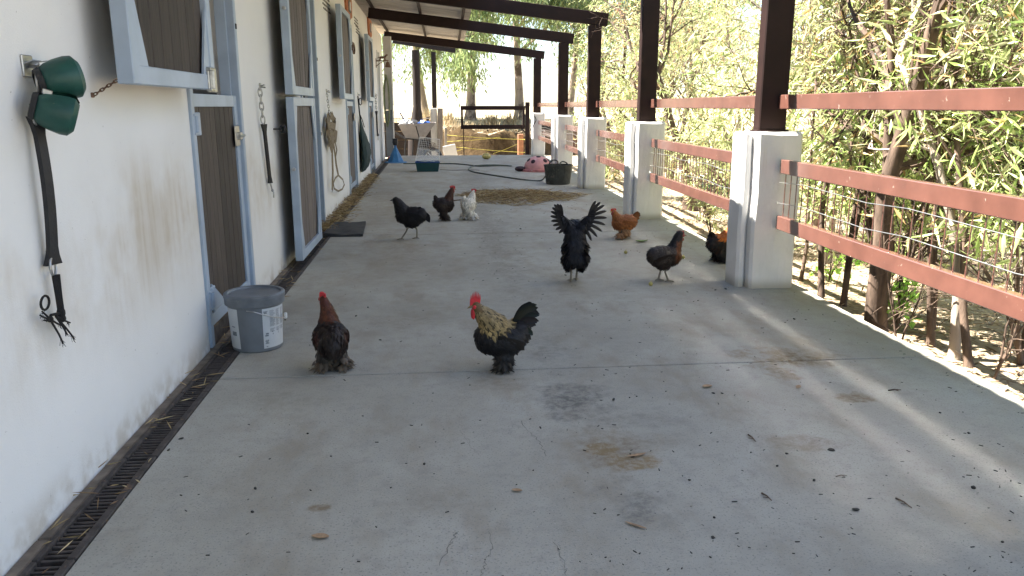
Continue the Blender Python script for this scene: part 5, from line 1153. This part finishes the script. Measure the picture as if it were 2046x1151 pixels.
            cc = np.tile(np.array(sp.get('footcol', (.03, .026, .022))), (n_, 1)) * nr.uniform(.6, 1.4, (n_, 1)); V_, F_, C_ = blades(P3, D3, L3, L3 * .45, cc, nrm=np.tile([0, 0, 1.], (n_, 1)), fold=.2, curl=.05)
            V_[:, 2] = np.maximum(V_[:, 2], .002); obj('foot_feathers', fast_mesh('foot_feathers', V_, F_, 'feather', C_), lg)
    if s != 1: root.scale = (s, s, s)
    return root
BLK = (.010, .0095, .011); 
def tail_fan(base, tips, ctrl_up, w_, col, nm='tail_feather'):
    out = []
    for (x, y, z_) in tips:
        b2 = Vector(base) + Vector((0, y * .25, 0)); e = Vector((x, y, z_)); c = (b2 + e) / 2 + Vector((0, 0, ctrl_up)); out.append((nm, [tuple(b2), tuple(c), tuple(e)], w_, col))
    return out
def jit(c, k): return tuple(x * rnd.uniform(1 - k, 1 + k) for x in c)
# --- rooster: gold hackle, black body
def c_roo(p):
    x, y, z_ = p
    t_ = z_ - .31 + .9 * (.08 - x) * 0
    nb = .20 + .55 * abs(x - .06)
    if z_ > .34 and x > .12: return (.12, .075, .03)
    if z_ > nb + .012 and x > -.05: k = min(1, max(0, (z_ - .2) / .14)); return (.30 - .06 * k, .21 - .03 * k, .075 + .015 * k)
    return BLK
def roo_streak(p, c):
    return c * .22 if (rnd.random() < .34 and c[0] > .05) else c
ro = gp(1006, 738)
bl = []
for k in range(13):                      # full arched tail, longest feathers on top
    u = k / 12; y_ = rnd.uniform(-.035, .035); e = (-.135 - .055 * math.sin(math.pi * (.25 + .7 * u)) , y_ * 1.3, .365 - .185 * u); c = (-.085 - .03 * u, y_, .345 - .12 * u + .02)
    bl.append(('tail_feather', [(-.045, y_ * .4, .235 - .03 * u), c, e], .036, jit(BLK, .4)))
for k, (x, z_) in enumerate(((-.185, .335), (-.20, .30), (-.15, .375))):
    bl.append(('sickle_feather', [(-.05, .01 * k, .24), (-.10, .012 * k, .40 - .02 * k), (x, .015 * k - .01, z_)], .030, BLK))
bl += tail_fan((-.04, 0, .22), [(-.145, .035, .17), (-.14, -.035, .175), (-.125, .05, .155), (-.125, -.05, .16), (-.10, .06, .14), (-.10, -.06, .14)], .04, .034, (.028, .022, .015), 'saddle_feather')
for sy in (-1, 1): bl += [('wing_feather', [(.05, sy * .095, .21), (-.03, sy * .115, .18), (-.10, sy * .075, .15 - .012 * k), (0, sy * .4, 1)], .045, (.016, .013, .010)) for k in range(3)]
chicken('rooster', 'gold-necked black rooster with tall red comb and feathered feet', ro, R(180) + .12, dict(cat='rooster', balls=[(.0, 0, .18, .125, .098, .098), (.075, 0, .19, .08, .085, .09), (-.06, 0, .205, .08, .07, .075), (.06, 0, .25, .075, .07, .075), (.0, .035, .09, .05, .04, .06), (.0, -.035, .09, .05, .04, .06)],
    chains=[[(.05, 0, .24, .075), (.095, 0, .30, .052), (.135, 0, .345, .032), (.148, 0, .365, .026)]], head=(.152, .366), hr=.025, bare=.022, nz=.36, nf=3600, fl=(.022, .05), col=c_roo, streak=roo_streak, comb=1.0, peaks=7, turn=.2,
    flow=lambda p: (-.45, 0, -1.0) if p[2] > .2 and p[0] > -.02 else ((-.3, 0, -1) if p[2] < .13 else (-1, 0, -.5)), blades=bl, legs=[([(.015, .04, .09), (.0, .045, .045), (.01, .045, .010)], True), ([(-.01, -.04, .09), (-.02, -.045, .045), (-.01, -.045, .010)], True)], ff=1.15))
# --- hen seen from behind with chestnut neck
def c_h1(p):
    x, y, z_ = p
    if z_ > .268: return (.075, .022, .009) if z_ < .35 else (.07, .017, .009)
    if abs(y) > .066 and z_ > .18: return (.036, .012, .008)
    if z_ < .125 and z_ > .06: return (.04, .035, .03)
    return (.017, .011, .009)
h1 = gp(664, 738)
bl = tail_fan((-.07, 0, .17), [(-.125, y, z_) for y, z_ in ((-.05, .16), (-.025, .20), (0, .22), (.025, .20), (.05, .16), (-.04, .12), (.04, .12))], .02, .034, (.016, .012, .010))
for sy in (-1, 1): bl += [('wing_feather', [(.05, sy * .085, .20), (-.02, sy * .102, .17), (-.085, sy * .06, .14 - .014 * k), (0, sy * .4, 1)], .045, (.05, .018, .010)) for k in range(3)]
chicken('hen', 'black hen with chestnut neck and feathered feet walking away past the bucket', h1, R(90) + .22, dict(balls=[(0, 0, .175, .105, .092, .095), (-.055, 0, .165, .075, .08, .08), (.05, 0, .20, .07, .075, .08), (0, .04, .09, .05, .04, .06), (0, -.04, .09, .05, .04, .06)],
    chains=[[(.055, 0, .22, .062), (.078, 0, .28, .045), (.085, .008, .335, .032), (.09, .018, .372, .024)]], head=(.095, .378), hy=.022, turn=.5, hr=.022, nz=.2, nf=1900, fl=(.025, .05), col=c_h1, comb=.35, flow=lambda p: (-.35, 0, -1) if p[2] > .24 else ((-.2, 0, -1) if p[2] < .14 else (-1, 0, -.7)),
    blades=bl, legs=[([(0, .04, .09), (-.01, .045, .05), (.0, .045, .010)], True), ([(-.01, -.045, .09), (-.03, -.05, .045), (-.02, -.05, .010)], True)], legm='leg_yellow', footcol=(.11, .085, .06), ff=1.25))
# --- black hen striding
bk_ = gp(822, 478)
bl = tail_fan((-.10, 0, .26), [(-.205, y, z_) for y, z_ in ((-.03, .21), (0, .235), (.03, .215), (-.015, .19), (.02, .185))], .05, .045, BLK) + tail_fan((-.06, 0, .30), [(-.12, .0, .335), (-.10, .02, .33), (-.14, -.02, .30)], .02, .04, BLK)
for sy in (-1, 1): bl += [('wing_feather', [(.06, sy * .10, .29), (-.04, sy * .125, .27), (-.13, sy * .08, .25 - .02 * k), (0, sy * .4, 1)], .055, BLK) for k in range(3)]
def stride(xf, xb, zk=.10, top=.17, sep=.035, lift=.0): return [([(.02, sep, top), (xf * .55 - .01, sep, zk), (xf, sep, .012 + lift)], False), ([(-.02, -sep, top), (xb * .8 - .015, -sep, zk), (xb, -sep, .012)], False)]
chicken('hen', 'jet black hen striding past the folded stable door', bk_, R(180) - .1, dict(balls=[(0, 0, .25, .145, .10, .10), (.075, 0, .27, .085, .085, .095), (-.08, 0, .26, .085, .075, .075), (0, 0, .19, .09, .075, .06)], chains=[[(.09, 0, .31, .075), (.12, 0, .37, .056), (.145, 0, .41, .042), (.155, 0, .425, .034)]],
    head=(.16, .425), hr=.032, nz=.3, nf=1900, fl=(.03, .06), col=lambda p: (.009, .008, .009) if p[2] > .2 or p[0] > -.06 else (.028, .024, .022), comb=0, beakm='rubber', blades=bl, legs=stride(.10, -.055, .095, .18), lr=.0085, footcol=BLK))
# --- small dark red-faced hen
b4 = gp(887, 441)
bl = tail_fan((-.055, 0, .19), [(-.10, y, z_) for y, z_ in ((-.02, .25), (0, .27), (.02, .25), (-.03, .22), (.03, .21))], .015, .04, (.020, .012, .009))
chicken('hen', 'small dark brown hen with red face standing by the straw pile', b4, .15, dict(s=1.18, balls=[(0, 0, .165, .09, .075, .085), (.05, 0, .18, .06, .065, .085), (-.05, 0, .185, .06, .055, .06), (0, .025, .09, .04, .035, .05), (0, -.025, .09, .04, .035, .05)], chains=[[(.055, 0, .22, .052), (.075, 0, .28, .036), (.088, 0, .32, .026), (.095, 0, .335, .021)]],
    head=(.098, .336), hr=.021, nz=.25, nf=1300, fl=(.025, .045), col=lambda p: (.05, .018, .012) if p[2] > .22 and p[0] > .02 else (.022, .013, .010), comb=.4, blades=bl, legs=[([(0, .03, .08), (-.005, .032, .04), (.005, .032, .010)], True), ([(.0, -.03, .08), (-.005, -.032, .04), (.02, -.032, .010)], True)], footcol=(.03, .022, .017)))
# --- white hen turned away
w5 = gp(936, 439); WH = (.66, .63, .56)
bl = tail_fan((-.05, 0, .19), [(-.085, y, z_) for y, z_ in ((-.03, .24), (-.01, .28), (.015, .27), (.035, .23), (-.035, .20))], .02, .042, WH)
chicken('hen', 'white fluffy-footed hen beside the straw pile', w5, .95, dict(s=1.12, balls=[(0, 0, .16, .085, .078, .085), (.045, 0, .18, .06, .065, .085), (-.05, 0, .185, .055, .055, .07), (0, .035, .08, .045, .04, .055), (0, -.035, .08, .045, .04, .055)], chains=[[(.05, 0, .21, .055), (.07, -.01, .26, .038), (.08, -.015, .295, .026), (.085, -.018, .31, .021)]],
    head=(.088, .31), hy=-.02, turn=-.7, hr=.021, nz=.24, nf=1300, fl=(.025, .045), col=lambda p: WH, comb=.35, blades=bl, legs=[([(0, .04, .08), (-.005, .045, .04), (.0, .05, .010)], True), ([(.0, -.04, .08), (-.005, -.045, .04), (.01, -.055, .010)], True)], footcol=WH, ff=1.2, legm='leg_yellow'))
# --- black cockerel flapping
b6 = gp(1148, 562)
bl = []
def wing(sy):
    out = []; sh_ = Vector((.03, sy * .045, .44)); wr = Vector((.02, sy * .105, .535))
    for k in range(10):
        t_ = k / 9; st = sh_.lerp(wr, min(1, t_ * 1.25)); ang = R((-72 + 138 * t_) if sy < 0 else (-28 + 105 * t_)); ln = (.135 if sy < 0 else .10) + .035 * math.sin(math.pi * t_)
        e = st + Vector((-.01, sy * math.cos(ang) * ln, math.sin(ang) * ln)); c = (st + e) / 2 + Vector((0, sy * .012 * (1 - t_), .016))
        out.append(('wing_feather', [tuple(st), tuple(c), tuple(e), (0, -math.sin(ang) * sy, math.cos(ang))], .026, (.022, .019, .018)))
    for k in range(7):
        t_ = k / 6; st = sh_.lerp(wr, t_) + Vector((-.012, 0, 0)); ang = R(-40 + 85 * t_); e = st + Vector((-.02, sy * math.cos(ang) * .07, math.sin(ang) * .07)); out.append(('wing_covert', [tuple(st), tuple((st + e) / 2), tuple(e), (0, -math.sin(ang) * sy, math.cos(ang))], .040, BLK))
    return out
for sy in (-1, 1): bl += wing(sy)
bl += tail_fan((-.05, 0, .26), [(-.10, y, z_) for y, z_ in ((-.10, .155), (-.07, .135), (-.03, .15), (.02, .13), (.05, .10), (.08, .145), (.11, .165), (-.115, .22), (.115, .22), (0, .17))], .03, .055, BLK)
bl += tail_fan((-.04, 0, .34), [(-.06, y, z_) for y, z_ in ((-.125, .285), (.125, .285), (-.12, .26), (.12, .255), (-.09, .25), (.09, .25))], .0, .04, BLK)
chicken('cockerel', 'black cockerel standing tall and flapping both wings', b6, R(90) - .08, dict(cat='rooster', balls=[(0, 0, .27, .085, .105, .12), (.02, 0, .36, .075, .085, .11), (-.03, 0, .20, .07, .11, .075), (0, .045, .16, .05, .05, .06), (0, -.045, .16, .05, .05, .06), (.02, .045, .44, .04, .045, .05), (.02, -.045, .44, .04, .045, .05)],
    chains=[[(.04, 0, .42, .06), (.07, 0, .455, .048), (.10, 0, .455, .036), (.125, 0, .445, .028)], [(.02, .04, .45, .028), (.02, .075, .50, .022), (.02, .10, .53, .014)], [(.02, -.04, .45, .028), (.02, -.075, .50, .022), (.02, -.10, .53, .014)]], head=(.135, .442), hr=.026, nz=.5, nf=2300, fl=(.03, .065), col=lambda p: (.007, .007, .010), comb=.3, peaks=5,
    flow=lambda p: (-.3, .25 * (1 if p[1] > 0 else -1), -1), blades=bl, legs=[([(-.0, .035, .17), (-.02, .03, .09), (-.005, .032, .012)], False), ([(.03, -.025, .15), (.02, -.02, .08), (.04, -.018, .012)], False)], lr=.0085))
# --- buff hen
b7 = gp(1247, 477)
BF = (.27, .095, .028)
bl = tail_fan((-.07, 0, .20), [(-.155, y, z_) for y, z_ in ((-.03, .255), (-.01, .275), (.015, .27), (.03, .245), (-.02, .22), (.02, .21))], .012, .042, (.20, .075, .025)) + tail_fan((-.09, 0, .21), [(-.168, 0, .262), (-.165, .02, .245), (-.16, -.02, .235)], .01, .032, (.02, .014, .01))
for sy in (-1, 1): bl += [('wing_feather', [(.05, sy * .085, .19), (-.02, sy * .10, .17), (-.10, sy * .06, .16 - .014 * k), (0, sy * .4, 1)], .045, BF) for k in range(3)]
chicken('hen', 'buff orange hen standing before the second white pillar', b7, R(180) + .15, dict(s=1.04, balls=[(0, 0, .165, .11, .085, .085), (.06, 0, .175, .075, .075, .08), (-.06, 0, .18, .07, .06, .065), (.0, .03, .09, .05, .04, .055), (0, -.03, .09, .05, .04, .055)], chains=[[(.08, 0, .21, .055), (.105, 0, .25, .038), (.118, 0, .28, .027), (.125, 0, .29, .023)]],
    head=(.128, .29), hr=.022, nz=.22, nf=1600, fl=(.028, .05), col=lambda p: BF if p[2] > .12 else (.36, .20, .10), comb=.3, beakm='leg_yellow', blades=bl, legs=[([(.04, .035, .09), (.045, .038, .045), (.06, .038, .010)], True), ([(-.03, -.035, .09), (-.04, -.038, .045), (-.035, -.038, .010)], True)], footcol=(.30, .17, .09)))
# --- dark brown hen with bare legs
b8 = gp(1325, 562)
bl = tail_fan((-.08, 0, .235), [(-.135, y, z_) for y, z_ in ((-.03, .21), (0, .23), (.03, .21), (-.02, .18), (.02, .17))], .02, .05, (.018, .014, .012))
for sy in (-1, 1): bl += [('wing_feather', [(.05, sy * .085, .23), (-.02, sy * .105, .21), (-.10, sy * .07, .19 - .016 * k), (0, sy * .4, 1)], .055, (.028, .020, .016)) for k in range(3)]
chicken('hen', 'dark brown hen with rusty throat and bare legs on the open floor', b8, .12, dict(balls=[(-.01, 0, .205, .12, .09, .09), (.06, 0, .215, .08, .08, .085), (-.07, 0, .215, .07, .07, .07), (0, 0, .15, .07, .06, .05)], chains=[[(.075, 0, .25, .062), (.10, 0, .31, .047), (.115, 0, .36, .038), (.125, 0, .385, .033)]],
    head=(.135, .378), hr=.031, bare=.026, nz=.25, nf=1900, fl=(.026, .05), col=lambda p: (.105, .036, .014) if p[0] > .085 and p[2] < .34 and p[2] > .18 else ((.014, .012, .011) if p[2] > .3 else (.032, .023, .018)), comb=.22, beakm='beak', blades=bl, legs=[([(.0, .03, .15), (-.015, .03, .08), (-.03, .03, .012)], False), ([(.02, -.03, .15), (.0, -.03, .085), (.03, -.03, .012)], False)], lr=.0085))
# --- black and orange hen behind the pillar
b9 = gp(1470, 526)
bl = tail_fan((-.06, 0, .21), [(-.12, y, z_) for y, z_ in ((-.04, .25), (-.01, .28), (.02, .27), (.04, .24), (-.03, .20), (.03, .19))], .02, .045, BLK)
chicken('hen', 'black hen with orange hackle half hidden behind the nearest white pillar', (b9.x - .13, b9.y + .06), .25, dict(balls=[(0, 0, .175, .115, .09, .09), (-.06, 0, .18, .075, .07, .08), (.06, 0, .20, .075, .075, .08), (0, .04, .09, .055, .045, .06), (0, -.04, .09, .055, .045, .06)], chains=[[(.065, 0, .23, .062), (.10, 0, .28, .045), (.125, 0, .32, .03), (.135, 0, .335, .023)]],
    head=(.14, .335), hr=.023, nz=.24, nf=1700, fl=(.03, .055), col=lambda p: (.42, .12, .02) if p[2] > .215 and p[0] > -.045 else (BLK if rnd.random() < .8 else (.03, .012, .008)), comb=.4, blades=bl, legs=[([(0, .04, .09), (-.005, .045, .045), (.0, .045, .010)], True), ([(0, -.04, .09), (-.005, -.045, .045), (.01, -.045, .010)], True)], footcol=BLK, ff=1.2))
